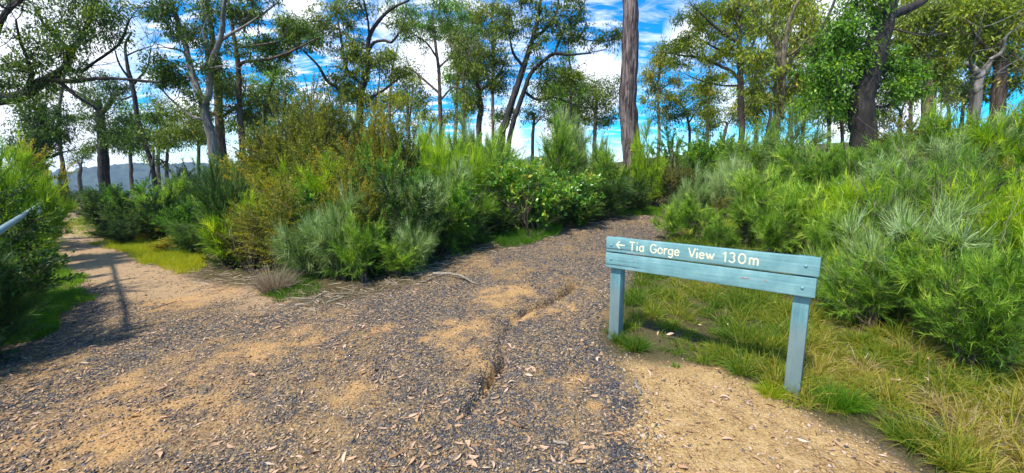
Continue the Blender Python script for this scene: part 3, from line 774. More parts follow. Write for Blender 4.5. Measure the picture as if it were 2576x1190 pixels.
tree('gum_tree', 'small dark bushy gum immediately left of the big bare trunk', 17,
     [[(1496, 345, 5), (1498, 300, 4.5), (1500, 250, 4), (1496, 215, 3)], [(1499, 280, 3), (1470, 250, 2.4), (1455, 235, 1.5)]],
     B((1500, 212, 40, 12), (1470, 225, 30, 14), (1540, 228, 24, 10), (1505, 245, 36, 16), (1480, 270, 34, 16), (1535, 270, 26, 18), (1510, 300, 40, 18), (1450, 300, 30, 18), (1420, 290, 30, 12)), 'bark_brown', 'gum_dark', 112, dens=1.0, tint0=.55, sub=.45, bare=5)

tree('bare_trunk_tree', 'tall straight thick reddish-grey trunk rising out of the top of the view', 10.5,
     [[(1592, 440, 25), (1590, 400, 22), (1586, 350, 21.5), (1582, 300, 21), (1579, 250, 20), (1582, 200, 19.5), (1585, 120, 18.5), (1586, 60, 18), (1586, 0, 17.5), (1584, -120, 16), (1582, -300, 14), (1590, -480, 11), (1584, -640, 7)],
      [(1583, -300, 8), (1640, -400, 6), (1700, -480, 4)], [(1584, -240, 7), (1500, -360, 5), (1440, -420, 3)], [(1588, -450, 7), (1540, -560, 5), (1500, -620, 3)]],
     B((1700, -500, 110, 60), (1440, -450, 110, 60), (1590, -640, 120, 70), (1500, -620, 80, 50), (1660, -590, 90, 50)), 'bark_iron', 'gum_olive', 113, dens=.5, sub=.5)

tree('gum_tree', 'slender drooping gum peeking out just right of the big bare trunk', 16,
     [[(1658, 340, 4), (1656, 280, 3.5), (1655, 220, 3), (1662, 160, 2.5), (1668, 125, 1.5)], [(1656, 230, 2), (1690, 205, 1.5)], [(1657, 250, 2), (1635, 210, 1.5)]],
     B((1672, 130, 30, 10), (1645, 150, 26, 14), (1665, 165, 30, 12), (1640, 190, 24, 12), (1690, 200, 22, 12), (1655, 225, 30, 12), (1635, 255, 22, 14), (1680, 250, 26, 10), (1660, 280, 26, 10)), 'bark_tan', 'gum_olive', 114, dens=.9, sub=.38, tint0=.55, bare=4)

tree('gum_tree', 'low wispy gum with bare twigs in the gap right of the bare trunk', 17,
     [[(1735, 350, 3.5), (1732, 310, 3), (1725, 280, 2.5), (1705, 255, 1.6)], [(1732, 310, 2.4), (1755, 275, 2), (1775, 255, 1.2)]],
     B((1705, 250, 30, 8), (1740, 232, 30, 10), (1785, 255, 26, 14), (1760, 270, 26, 12), (1720, 285, 34, 12), (1780, 300, 30, 14), (1690, 300, 30, 12)), 'bark_brown', 'gum_dark', 115, dens=.9, sub=.38, bare=16)

tree('gum_tree', 'gum with slim brown trunk and wide layered crown right of the bare trunk', 12.5,
     [[(1866, 330, 7), (1864, 280, 7), (1863, 220, 7), (1862, 170, 7), (1860, 110, 6), (1858, 60, 5), (1850, 0, 4), (1845, -40, 3)],
      [(1863, 205, 4.5), (1840, 180, 4), (1810, 165, 3.5), (1760, 145, 2.8), (1720, 140, 2), (1690, 135, 1.4)], [(1862, 215, 3), (1820, 215, 2.2), (1770, 205, 1.5), (1730, 190, 1)], [(1860, 110, 4), (1830, 90, 3.4), (1790, 60, 2.6), (1760, 30, 1.6)],
      [(1862, 170, 4), (1890, 120, 3.4), (1905, 70, 2.6), (1900, 20, 2)], [(1861, 140, 3), (1820, 130, 2.5), (1770, 105, 1.8)]],
     B((1700, 115, 26, 10), (1730, 125, 30, 12), (1760, 105, 34, 14), (1780, 70, 36, 18), (1820, 90, 40, 18), (1750, 45, 34, 16), (1790, 25, 40, 18), (1840, 45, 40, 22), (1880, 80, 36, 20), (1850, 120, 36, 16), (1900, 30, 36, 22), (1790, 140, 36, 8), (1880, 140, 26, 14), (1720, 160, 24, 8), (1745, 85, 24, 12), (1860, 0, 50, 20), (1800, 190, 30, 6)), 'bark_brown', 'gum_yellow', 116, dens=1.0, bare=12, sub=.3, tint0=.35)

tree('gum_tree', 'gum with two close upright tan trunks behind the right-hand shrubs', 10.5,
     [[(1952, 320, 9), (1954, 270, 8.5), (1957, 200, 8), (1960, 140, 7.5), (1956, 90, 6.5), (1948, 40, 5.5), (1942, -20, 4.5)],
      [(1966, 300, 6), (1970, 230, 6), (1972, 150, 6), (1978, 90, 5), (1990, 40, 4), (2010, 0, 3)], [(1958, 150, 4), (2000, 130, 3), (2035, 95, 2)], [(1956, 120, 4), (1920, 60, 3.4), (1890, 20, 2)],
      [(1964, 190, 3.6), (1990, 150, 3), (2030, 110, 2.2)], [(1960, 240, 3), (1935, 215, 2.4), (1910, 190, 1.6)]],
     B((1930, 20, 40, 20), (1980, 15, 40, 20), (2020, 50, 36, 24), (1910, 65, 36, 18), (2030, 90, 30, 20), (2050, 150, 26, 18), (1930, 185, 30, 14), (1910, 215, 28, 12), (2000, 180, 26, 12), (2030, 200, 26, 14), (1990, 225, 28, 12), (2000, 100, 26, 14), (1895, 150, 26, 14), (1925, 250, 28, 12), (2040, 250, 30, 14)), 'bark_tan', 'gum_yellow', 117, dens=.9, bare=10, sub=.28, tint0=.4)

tree('gum_tree', 'massive black-trunked gum clothed in bright green leaves behind the sign', 9,
     [[(2172, 350, 27), (2168, 300, 26), (2170, 250, 24), (2186, 190, 24), (2200, 140, 24), (2212, 95, 23), (2224, 50, 20), (2236, 0, 18), (2245, -60, 15), (2250, -160, 10)],
      [(2214, 85, 13), (2240, 42, 11), (2270, 28, 10), (2300, 15, 9), (2330, -5, 8), (2370, -50, 5)], [(2178, 215, 8), (2130, 200, 6), (2095, 185, 4), (2070, 160, 3)],
      [(2100, 215, 4), (2060, 190, 4), (2052, 130, 4), (2062, 80, 4), (2082, 45, 3.5), (2098, 5, 3)], [(2190, 185, 7), (2240, 175, 5), (2270, 190, 3)], [(2174, 240, 6), (2120, 255, 4), (2080, 240, 3)], [(2218, 70, 8), (2190, 20, 7), (2170, -40, 5)],
      [(2175, 260, 5), (2215, 270, 3.5), (2260, 258, 2)]],
     B((2110, 60, 40, 26), (2150, 90, 40, 26), (2110, 120, 44, 28), (2140, 150, 36, 26), (2075, 130, 30, 20), (2100, 180, 44, 26), (2075, 220, 40, 20), (2060, 255, 34, 16), (2110, 235, 36, 16), (2160, 40, 34, 20), (2180, 0, 40, 20),
       (2240, 130, 34, 22), (2255, 165, 40, 22), (2280, 190, 26, 18), (2230, 190, 26, 20), (2250, 225, 34, 18), (2300, 230, 20, 12), (2130, 10, 40, 18), (2060, 170, 24, 16), (2130, 275, 40, 12)), 'bark_dark', 'gum_bright', 118, dens=1.3, bare=22, ln=.08, wd=.024, sub=.26, tint0=.42, nleaf=140)

tree('gum_tree', 'yellow-green gum with pale tan trunk right of the black-trunked gum', 11,
     [[(2332, 300, 12), (2334, 255, 11.5), (2338, 210, 11), (2335, 165, 9), (2325, 125, 7), (2330, 80, 5), (2345, 30, 4)],
      [(2336, 190, 6), (2360, 165, 5), (2375, 120, 4), (2395, 70, 3), (2410, 20, 2)], [(2330, 150, 5), (2295, 120, 4), (2270, 85, 3)], [(2335, 215, 4), (2310, 235, 3), (2285, 255, 2)]],
     B((2270, 90, 40, 20), (2310, 70, 44, 24), (2340, 40, 44, 24), (2370, 80, 44, 24), (2330, 110, 44, 18), (2400, 60, 40, 26), (2400, 110, 40, 22), (2360, 140, 36, 16), (2300, 140, 36, 16), (2290, 40, 36, 20), (2360, 10, 50, 18), (2410, 10, 40, 20), (2280, 230, 24, 12), (2390, 160, 30, 16), (2370, 190, 30, 12)), 'bark_tan', 'gum_yellow', 119, dens=1.15, bare=12, sub=.3, tint0=.4)

tree('gum_tree', 'yellowish gum at the right edge with pale bent bare limbs', 9.5,
     [[(2508, 290, 14), (2512, 240, 13), (2516, 190, 12), (2512, 140, 10), (2505, 95, 8), (2512, 50, 6), (2525, 0, 5)],
      [(2515, 200, 6), (2535, 150, 5), (2555, 125, 4), (2590, 110, 3)], [(2512, 150, 5), (2480, 120, 4), (2455, 90, 3)], [(2505, 95, 5), (2540, 60, 4), (2580, 30, 3)]],
     B((2460, 40, 40, 24), (2500, 30, 40, 24), (2545, 40, 40, 28), (2470, 85, 36, 18), (2555, 90, 40, 22), (2440, 110, 36, 20), (2540, 140, 36, 18), (2575, 170, 40, 24), (2450, 10, 40, 20), (2540, 0, 50, 20), (2570, 60, 40, 30), (2480, 130, 24, 12), (2560, 210, 40, 18), (2430, 70, 30, 20)), 'bark_brown', 'gum_yellow', 120, dens=1.2, bare=12, sub=.3, tint0=.35)

tree('dead_tree', 'pale twisted dead forked stem standing in the shrubs near the right edge', 9,
     [[(2458, 260, 8), (2460, 225, 8), (2462, 195, 8), (2450, 175, 7), (2432, 158, 5)],
      [(2462, 198, 6), (2478, 178, 5.5), (2492, 152, 5), (2490, 128, 4), (2500, 112, 3)], [(2490, 150, 4), (2520, 130, 3.5), (2530, 95, 3), (2550, 75, 2)], [(2445, 170, 3), (2440, 145, 2.4), (2450, 120, 1.5)]],
     [], 'bark_pale', 'gum_olive', 121, bare=6)

# trees farther back that close the gaps
back = [
 ('far dark rounded gum low behind the thin leafless tree', 24, [(420, 440), (418, 380)], [(420, 370, 30, 20), (400, 400, 26, 14), (445, 350, 26, 20), (380, 340, 20, 14)], 'gum_dark', 201),
 ('far pale olive gum in the gap right of the flat-topped crown', 26, [(398, 430), (400, 330)], [(400, 260, 18, 16), (395, 300, 22, 14), (410, 330, 20, 12)], 'gum_olive', 202),
 ('far green gum low at the foot of the slim brown gum', 22, [(700, 400), (690, 330)], [(690, 300, 34, 18), (660, 320, 34, 18), (720, 330, 30, 16), (650, 350, 40, 20)], 'gum_bright', 203),
 ('far low gum filling the horizon below the airy crown', 24, [(1080, 360), (1080, 310)], [(1060, 285, 34, 14), (1110, 300, 34, 14), (1150, 290, 30, 16), (1040, 310, 30, 12)], 'gum_olive', 204),
 ('far low gum behind the two leaning dark trunks', 22, [(1340, 350), (1340, 290)], [(1320, 290, 34, 14), (1370, 285, 36, 14), (1260, 300, 30, 12), (1400, 300, 26, 12)], 'gum_dark', 205),
 ('far low olive gum below the wide layered crown', 22, [(1820, 350), (1825, 310)], [(1800, 305, 30, 14), (1840, 300, 28, 14), (1900, 300, 34, 18), (1880, 285, 20, 10), (1760, 325, 26, 12)], 'gum_olive', 206),
 ('far yellow-green gum between the twin tan trunks and the black trunk', 20, [(2020, 340), (2020, 280)], [(2000, 290, 30, 20), (2040, 220, 40, 26), (1990, 160, 34, 26), (2060, 80, 40, 34), (2020, 120, 34, 26), (2010, 250, 36, 20)], 'gum_yellow', 207),
 ('far dark gum showing low between the black and the pale tan trunks', 17, [(2262, 340), (2262, 280)], [(2240, 260, 40, 20), (2280, 240, 36, 22), (2220, 290, 36, 14), (2300, 215, 34, 18)], 'gum_dark', 208),
 ('far dark-green gum low between the pale tan trunk and the dead forked stem', 17, [(2420, 300), (2420, 240)], [(2400, 235, 40, 14), (2440, 215, 30, 14), (2390, 200, 30, 14), (2470, 240, 40, 10)], 'gum_dark', 209),
 ('far yellow-green gum filling the top right corner behind the others', 16, [(2440, 280), (2440, 160)], [(2420, 140, 50, 30), (2460, 80, 50, 36), (2560, 110, 60, 40), (2300, 20, 50, 30), (2520, 180, 40, 24), (2380, 40, 50, 36), (2570, 20, 50, 34)], 'gum_yellow', 210),
 ('far small gum right of the two far-left dark trees near the ridge', 30, [(200, 450), (200, 420)], [(190, 400, 16, 10), (210, 385, 14, 10)], 'gum_dark', 211),
 ('far thin-stemmed olive gum between the slim bough gum and the tall olive gum', 20, [(705, 400), (715, 250)], [(720, 215, 30, 18), (690, 240, 28, 16), (745, 250, 30, 16), (710, 190, 20, 12)], 'gum_olive', 213),
 ('far slender gum left of the airy-crowned gum', 19, [(1030, 380), (1020, 230)], [(1010, 240, 30, 14), (1040, 215, 26, 12), (985, 270, 30, 14), (1050, 260, 28, 12)], 'gum_olive', 214),
 ('far slender gum between the airy crown and the dense rounded gum', 20, [(1145, 380), (1150, 150)], [(1150, 150, 22, 16), (1130, 200, 24, 14), (1160, 250, 26, 14), (1150, 20, 26, 16), (1135, 75, 20, 14)], 'gum_bright', 215),
 ('far tall gum whose crown shows between the rounded gum and the leaning pair', 19, [(1240, 380), (1235, 60)], [(1220, 40, 30, 18), (1250, 20, 30, 16), (1210, 80, 26, 14), (1190, 50, 26, 16), (1245, 80, 22, 14)], 'gum_olive', 216),
 ('far gum behind the right side of the leaning pair', 18, [(1400, 380), (1405, 250)], [(1410, 230, 30, 16), (1380, 215, 26, 14), (1440, 225, 22, 12), (1350, 225, 24, 14), (1420, 265, 30, 12)], 'gum_dark', 217),
 ('far olive gum low left of the small dark bushy gum', 22, [(1452, 380), (1450, 290)], [(1450, 275, 26, 12), (1430, 300, 26, 10), (1475, 300, 24, 10)], 'gum_olive', 218),
 ('far slim gum close behind the brown-trunked layered gum', 17, [(1900, 380), (1905, 200)], [(1905, 190, 26, 16), (1890, 230, 26, 12), (1925, 250, 26, 12), (1880, 260, 22, 10)], 'gum_yellow', 219),
 ('far tall yellow-green gum showing above the twin tan trunks', 15, [(1990, 380), (1985, 60)], [(1990, 40, 36, 20), (1950, 60, 30, 18), (2020, 20, 30, 18), (1965, 110, 26, 14)], 'gum_yellow', 220),
 ('far bright gum left behind the black-trunked gum', 14, [(2120, 380), (2110, 200)], [(2120, 190, 30, 18), (2090, 160, 30, 18), (2100, 250, 36, 16), (2060, 280, 36, 14), (2140, 285, 30, 12)], 'gum_bright', 221),
 ('far slim pale gum left of the yellow-green gum with the tan trunk', 15, [(2290, 340), (2290, 130)], [(2290, 120, 30, 18), (2265, 60, 30, 20), (2300, 180, 26, 16), (2275, 20, 30, 18)], 'gum_yellow', 222),
 ('far gum left of the thin leafless tree, half hidden by boughs', 20, [(330, 440), (325, 300)], [(330, 290, 22, 12), (350, 320, 24, 12), (310, 350, 22, 10), (340, 375, 22, 10)], 'gum_bright', 223),
 ('far gum seen through the fork of the pale grey gum', 18, [(500, 440), (500, 300)], [(500, 330, 24, 14), (480, 290, 24, 14), (515, 350, 20, 12), (590, 320, 26, 14), (630, 330, 26, 14)], 'gum_dark', 224),
 ('far olive gum behind the tall olive gum in the middle', 19, [(820, 380), (820, 300)], [(800, 290, 36, 20), (840, 300, 36, 22), (770, 310, 30, 18), (960, 290, 30, 14)], 'gum_olive', 212),
]
for lab, Y, tr, bl, mat, sd in back:
    tree('gum_tree', lab, Y, [[(tr[0][0], tr[0][1], 4), (tr[1][0] + 3, tr[1][1], 3), (bl[0][0] + 3, bl[0][1] + 4, .8)], [(tr[0][0], (tr[0][1] + tr[1][1]) / 2, 2.2), (bl[1][0], bl[1][1], 1)]],
         bl, 'bark_brown', mat, sd, dens=.85, sub=.5, ln=.12, wd=.034, bare=8, nleaf=100)

# ------------------------------------------------------------------ shrubs
def shrub_parts(kind, seed, H, W, nst, nbr, nl, ln, wd, spread=.5, mode='needle', lean=(0, 0), tint0=.5, low=.25, updir=.5, bend=-.15):
    r = np.random.default_rng(seed); st = MB(); fo = MB()
    cents = []; dirs = []
    ends = []
    for i in range(nst):
        a = i / nst * 2 * PI + r.normal(0, .4); rr = W * r.random() ** .6 * .9
        hh = H * r.uniform(.45, 1.0) * (1 - .4 * (rr / W) ** 2)
        e = np.array([rr * math.cos(a) + lean[0] * hh, rr * math.sin(a) + lean[1] * hh, hh * .88])
        m = e * np.array([.35, .35, .5]) + r.normal(0, .04, 3)
        b = np.array([.06 * math.cos(a), .06 * math.sin(a), -.03])
        pts = smooth_line([b, m, e], 9, .012 * H, r)
        tube(st, pts, np.linspace(.011 * H, .003, 9), 5, .5)
        ends.append(pts)
    for j in range(nbr):
        pts = ends[r.integers(nst)]; t = low + (1 - low) * r.random() ** .75
        f = t * 8; i = min(7, int(f)); p = pts[i] + (pts[i + 1] - pts[i]) * (f - i)
        ax = unit(pts[min(8, i + 1)] - pts[i])
        out = unit(np.array([p[0], p[1], 0.01]) + r.normal(0, .25, 3) * np.array([W, W, .2]))
        d = unit(ax * updir + out * spread + r.normal(0, .42, 3) + np.array([0, 0, .15]))
        L = H * r.uniform(.10, .30) * (1.25 - .5 * t)
        q = p + d * L + np.array([0, 0, .1 * L])
        tube(st, np.array([p, (p + q) / 2 + r.normal(0, .02, 3), q]), [.0045, .0032, .002], 3, .5, cap=False)
        cents.append((p, q, d, L))
    Pp = np.array([c[0] for c in cents]); Q = np.array([c[1] for c in cents]); D = np.array([c[2] for c in cents])
    bt = r.normal(0, .24, len(cents))
    m = r.integers(0, len(cents), nl); t = r.random(nl) ** .8
    pos = Pp[m] + (Q[m] - Pp[m]) * t[:, None]
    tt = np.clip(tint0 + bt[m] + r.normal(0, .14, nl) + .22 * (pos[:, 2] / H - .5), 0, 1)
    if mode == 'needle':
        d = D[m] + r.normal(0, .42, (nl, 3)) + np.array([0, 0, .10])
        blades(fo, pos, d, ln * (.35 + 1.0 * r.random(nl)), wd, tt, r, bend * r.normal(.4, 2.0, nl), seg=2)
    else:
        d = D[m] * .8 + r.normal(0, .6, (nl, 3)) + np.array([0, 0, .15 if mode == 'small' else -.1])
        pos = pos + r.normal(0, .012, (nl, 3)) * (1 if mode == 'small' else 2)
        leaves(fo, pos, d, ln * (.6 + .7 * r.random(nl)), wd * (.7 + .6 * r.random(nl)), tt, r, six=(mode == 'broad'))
    return st, fo

KIND = {
 # name: (object name, category, material, stem material, build args) ; size of the source plant is H x W
 'blue':   ('needle_shrub', 'shrub', 'needle_blue', 'stem', dict(low=0.2, H=1.7, W=.6, nst=11, nbr=420, nl=15000, ln=0.14, wd=0.0058, mode='needle')),
 'green':  ('needle_shrub', 'shrub', 'needle_green', 'stem', dict(low=0.2, H=1.7, W=.6, nst=14, nbr=420, nl=14000, ln=0.13, wd=0.006, mode='needle')),
 'open':   ('needle_shrub', 'shrub', 'needle_green', 'stem', dict(H=1.7, W=.6, nst=12, nbr=240, nl=10000, ln=0.14, wd=0.006, mode='needle', low=.38)),
 'lime':   ('needle_shrub', 'shrub', 'needle_lime', 'stem', dict(low=0.2, H=1.8, W=.6, nst=12, nbr=320, nl=12000, ln=0.15, wd=0.0075, mode='needle', spread=.35)),
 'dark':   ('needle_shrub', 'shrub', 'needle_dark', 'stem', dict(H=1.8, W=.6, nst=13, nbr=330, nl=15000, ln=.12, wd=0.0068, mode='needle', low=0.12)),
 'spray':  ('needle_shrub', 'shrub', 'needle_blue', 'stem', dict(H=1.0, W=.6, nst=14, nbr=300, nl=11000, ln=0.19, wd=0.005, mode='needle', spread=0.6, low=0.2, tint0=0.5)),
 'olive':  ('slender_shrub', 'shrub', 'small_olive', 'stem', dict(H=3.0, W=.75, nst=16, nbr=650, nl=36000, ln=0.042, wd=0.019, mode='small', spread=.45, low=.2)),
 'leafy':  ('leafy_shrub', 'shrub', 'small_green', 'stem', dict(H=1.7, W=.7, nst=12, nbr=420, nl=26000, ln=0.04, wd=0.02, mode='small', low=0.08)),
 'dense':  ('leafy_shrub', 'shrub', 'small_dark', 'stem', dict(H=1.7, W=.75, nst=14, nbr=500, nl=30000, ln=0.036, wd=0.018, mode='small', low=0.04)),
 'yellow': ('leafy_shrub', 'shrub', 'small_yellow', 'stem', dict(H=1.9, W=.6, nst=12, nbr=420, nl=24000, ln=0.038, wd=0.018, mode='small', low=.15)),
 'broad':  ('gum_sapling', 'sapling', 'broad', 'stem_pale', dict(H=1.8, W=.65, nst=9, nbr=260, nl=5200, ln=.085, wd=.038, mode='broad', low=.15)),
}
PROTO = {}
_sd = [500]
def proto(kind, var):
    key = (kind, var)
    if key not in PROTO:
        nm, cat, mat, smat, kw = KIND[kind]
        _sd[0] += 1
        st, fo = shrub_parts(kind, hash_seed(kind, var), **kw)
        PROTO[key] = (st.mesh('stems', M[smat], True), fo.mesh('foliage', M[mat]), kw['H'], kw['W'])
    return PROTO[key]
def hash_seed(k, v): return sum(ord(c) * (i + 3) for i, c in enumerate(k)) * 10 + v
_cnt = {}
def shrub(kind, u, vtop, Y, hw, label, var=None, sink=0.0, group=None, lean=0.0):
    """hw: half width in photograph pixels at depth Y"""
    i = _cnt.get(kind, 0); _cnt[kind] = i + 1
    if var is None: var = i % 3
    sm, fm, H, W = proto(kind, var)
    p = P(u, vtop, Y); x, y = p[0], p[1]; g = float(T(x, y)) - sink
    h = max(.2, p[2] - g); w = hw * Y / F
    o = empty(KIND[kind][0], (x, y, g), rz=(i * 2.399) % 6.28)
    o.scale = (w / W, w / W, h / H * 1.04); o.rotation_euler[0] = lean
    tag(o, label, KIND[kind][1], group)
    for nm, me in (('stems', sm), ('foliage', fm)):
        c = bpy.data.objects.new('stem' if nm == 'stems' else nm, me); COL.objects.link(c); c.parent = o
    return o

S = shrub
# left edge and beyond the left trail
S('lime', 5, 290, 6.9, 80, 'tall yellow-green shrub at the left edge above the handrail')
S('yellow', 70, 350, 8.6, 60, 'yellow-green shrub right behind the tallest one at the left edge')
S('lime', 75, 415, 7.6, 60, 'bright green feathery shrub behind the upper end of the handrail')
S('green', -20, 615, 3.9, 76, 'green shrub in the lower left corner in front of the handrail')
S('dark', -90, 540, 3.4, 130, 'dark green shrub cut by the left edge under the handrail')
S('green', 88, 520, 6.1, 26, 'small feathery sprig crossing in front of the far end of the handrail')
S('dark', 50, 575, 5.3, 40, 'dark green shrub swallowing the far end of the handrail')
S('dense', 85, 480, 9.0, 42, 'low green bush between the handrail end and the far trail')
S('dense', 150, 462, 19, 50, 'low bush on the left bank of the trail where it vanishes')
S('leafy', 35, 460, 9.0, 70, 'green leafy bush behind the bright feathery shrub at left')
S('dense', 240, 465, 12.5, 50, 'dark bush at the right bend of the far left trail')
S('leafy', 262, 450, 14, 60, 'mid-green bush at the foot of the flat-topped gum')
S('dense', 300, 462, 11.5, 60, 'dark low bush behind the yellow grass clumps, nearest the trail')
S('leafy', 350, 440, 12.5, 60, 'mid-green bush below the thin leafless tree')
S('dense', 385, 470, 10, 60, 'dark low bush right above the yellow grass clumps')
S('green', 420, 425, 11.5, 60, 'green feathery bush left of the tall dark needle shrub')
S('leafy', 455, 455, 9.2, 60, 'speckled green bush directly left of the tall dark needle shrub')
S('dense', 470, 400, 12.5, 60, 'dark bush on the skyline left of the pale forked gum')
S('dense', 262, 552, 10.4, 38, 'small low bush at the right lip of the left trail')
S('dense', 310, 540, 9.4, 46, 'small low dark bush just behind the yellow grass clumps')
S('dense', 300, 560, 9.9, 38, 'small round bush between the trail bend and the yellow grass')
for x_, y_, w_, lb_ in ((-4.9, 3.0, .8, 'unseen dark bush added to shade the near end of the handrail'), (-5.75, 3.9, .8, 'unseen dark bush added to shade the handrail, second from its near end'), (-6.65, 4.9, .8, 'mostly unseen dark bush added to shade the middle of the handrail'),
                       (-4.9, 1.6, 1.0, 'unseen tall dark bush added for shade beyond the near end of the handrail')):
    u_ = CU + F * x_ / (y_ * CP + 1 * SP); S('dense', u_, 420, y_, w_ / y_ * F, lb_)  # bushes added mostly outside the view, to shade the handrail and nearby ground
# middle thicket
S('dark', 540, 365, 7.4, 66, 'tall dark feathery shrub standing in front of the pale forked gum')
S('green', 590, 440, 8.4, 60, 'green feathery shrub tucked right of the tall dark one')
S('olive', 640, 320, 9.8, 75, 'olive twiggy shrub left of the brown-tipped ones')
S('olive', 715, 270, 9.6, 80, 'olive shrub with bronze tips left of the tallest olive shrub')
S('olive', 790, 205, 9.2, 85, 'tallest olive shrub with reddish stems against the sky')
S('olive', 870, 240, 10, 80, 'olive bronze-topped shrub right of the tallest olive shrub')
S('olive', 965, 230, 10.5, 75, 'tan-leaved shrub in front of the wavy-stemmed gum')
S('olive', 610, 520, 7.0, 50, 'small brownish twiggy shrub above the dead grass tussock')
S('yellow', 700, 420, 7.8, 80, 'yellowish shrub left of the big feathery shrub in the middle')
S('yellow', 770, 400, 7.4, 66, 'yellowish shrub directly behind the big feathery shrub in the middle')
S('lime', 800, 440, 6.6, 75, 'lime feathery shrub above the pale drooping sprays')
S('spray', 850, 490, 5.7, 88, 'pale drooping feathery shrub at the front of the middle thicket')
S('spray', 775, 540, 5.9, 85, 'pale needle sprays low at the left front of the middle thicket')
S('yellow', 925, 440, 6.2, 42, 'thin pale-yellow sapling left of the dark rounded bush')
S('leafy', 870, 655, 5.75, 50, 'dark low bush on the gravel edge under the pale drooping sprays')
S('blue', 895, 270, 10.4, 55, 'blue-grey feathery top poking above the olive shrubs')
S('leafy', 960, 325, 7.2, 66, 'bright leafy shrub crowning the dark rounded bush')
S('dense', 1010, 390, 6.1, 105, 'dark rounded bush in the centre of the thicket')
S('dense', 1060, 430, 6.6, 85, 'dark bush right of the dark rounded bush in the centre')
S('leafy', 1050, 330, 7.6, 66, 'bright leafy shrub rising behind the dark centre bushes')
S('spray', 1035, 560, 5.7, 52, 'pale tuft of needles at the foot of the dark rounded bush')
S('green', 1000, 600, 5.6, 65, 'green feathery bush on the gravel edge, with bare stems below')
S('dense', 935, 640, 5.7, 45, 'dark low bush with thin bare stems at the gravel edge')
S('lime', 1140, 310, 7.6, 66, 'tall lime feathery shrub left of the broad-leaved saplings')
S('lime', 1200, 350, 8.2, 60, 'lime feathery shrub right of the tallest lime one')
S('blue', 1110, 262, 10.5, 46, 'blue-grey feathery shrub below the thin straight gum stem')
S('blue', 1190, 275, 10.2, 50, 'pale grey-green feathery shrub left of the leaning trunks')
S('green', 1120, 430, 6.8, 70, 'green feathery shrub low right of the dark centre bushes')
S('green', 1185, 470, 7.2, 66, 'mid-green feathery shrub below the lime shrubs')
S('dense', 1150, 520, 6.9, 75, 'dark undergrowth bush at the gravel edge below the lime shrubs')
S('dense', 1250, 500, 7.6, 75, 'dark undergrowth bush below the left broad-leaved sapling')
S('broad', 1290, 335, 8.0, 85, 'broad-leaved glossy sapling, tallest of the three')
S('broad', 1370, 370, 7.8, 80, 'broad-leaved glossy sapling in the middle of the three')
S('broad', 1450, 400, 8.4, 70, 'broad-leaved glossy sapling nearest the big bare trunk')
S('dark', 1350, 470, 8.0, 80, 'dark feathery bush under the broad-leaved saplings')
S('dense', 1440, 470, 8.3, 75, 'dark bush behind the larger dead grass tuft')
S('green', 1400, 300, 11, 60, 'grey-green feathery shrub behind the middle broad-leaved sapling')
S('blue', 1430, 268, 12, 50, 'blue-grey feathery shrub on the skyline right of the leaning trunks')
S('blue', 1500, 300, 11.5, 50, 'pale feathery shrub on the skyline left of the big bare trunk')
S('green', 1530, 345, 10.5, 55, 'green feathery shrub touching the left side of the big bare trunk')
S('dark', 1530, 420, 9.0, 66, 'dark shrub at the left foot of the big bare trunk')
S('dense', 1600, 440, 9.4, 56, 'dark bush at the foot of the big bare trunk')
S('dense', 1500, 465, 8.8, 60, 'dark brown-based bush beside the path crest')
S('lime', 1630, 285, 10.0, 36, 'lime feathery shrub touching the right side of the big bare trunk')
S('olive', 1650, 380, 10.2, 42, 'brownish twiggy shrub right of the big bare trunk')
S('leafy', 760, 590, 6.3, 62, 'mid-green leafy bush just behind the dead grey tussock')
S('open', 905, 520, 5.45, 60, 'thin open feathery bush at the right shoulder of the pale drooping shrub')
S('yellow', 860, 400, 6.5, 50, 'thin yellow-green sapling rising behind the pale drooping shrub')
S('olive', 690, 215, 9.3, 52, 'slim olive sapling at the left shoulder of the tallest olive shrub')
S('olive', 765, 165, 9.6, 55, 'slim bronze-tipped sapling reaching highest in the thicket')
S('olive', 838, 185, 9.4, 52, 'slim olive sapling between the two highest bronze tops')
S('yellow', 935, 225, 9.2, 48, 'slim yellow-green sapling against the wavy-stemmed gum')
S('olive', 1020, 235, 9.0, 50, 'slim olive sapling rising behind the dark centre bushes')
S('lime', 1085, 262, 8.4, 42, 'slim lime sapling left of the tallest lime feathery shrub')
S('green', 1240, 285, 8.8, 46, 'slim green feathery shrub in front of the leaning trunks')
# right of the path
S('leafy', 1700, 310, 12.5, 60, 'leafy green bush on the skyline right of the bare trunk')
S('leafy', 1770, 290, 12, 75, 'leafy green bush, tallest on the skyline right of the bare trunk')
S('leafy', 1830, 320, 11.5, 60, 'leafy green bush right of the tallest skyline bush')
S('olive', 1700, 400, 10.4, 50, 'olive twiggy bush below the leafy skyline bushes')
S('spray', 1745, 430, 8.6, 48, 'pale silvery feathery bush beside the path crest')
S('spray', 1835, 395, 9.0, 50, 'silvery drooping feathery bush right of the path crest')
S('open', 1690, 500, 7.2, 42, 'small dark-stemmed bush at the right edge of the path, above the sign')
S('open', 1760, 485, 7.0, 50, 'small grey-green bush above the lettering of the sign')
S('open', 1815, 530, 6.2, 40, 'small feathery bush just above the middle of the sign')
S('blue', 1990, 270, 8.5, 80, 'grey-green feathery shrub with a drooping top below the twin tan trunks')
S('green', 1900, 310, 9.2, 70, 'green feathery shrub left of the drooping-topped one')
S('open', 1935, 400, 6.6, 80, 'green feathery shrub with red-brown stems above the sign')
S('open', 1890, 430, 6.8, 62, 'grey-green feathery shrub left of the red-stemmed one')
S('open', 1960, 480, 5.6, 66, 'dark-stemmed feathery shrub right above the end of the sign')
S('green', 2050, 330, 7.4, 85, 'green feathery shrub left below the black trunk')
S('open', 2060, 440, 5.6, 85, 'grey-green feathery shrub above the right end of the sign')
S('green', 2150, 330, 7.0, 85, 'green feathery shrub at the foot of the black trunk')
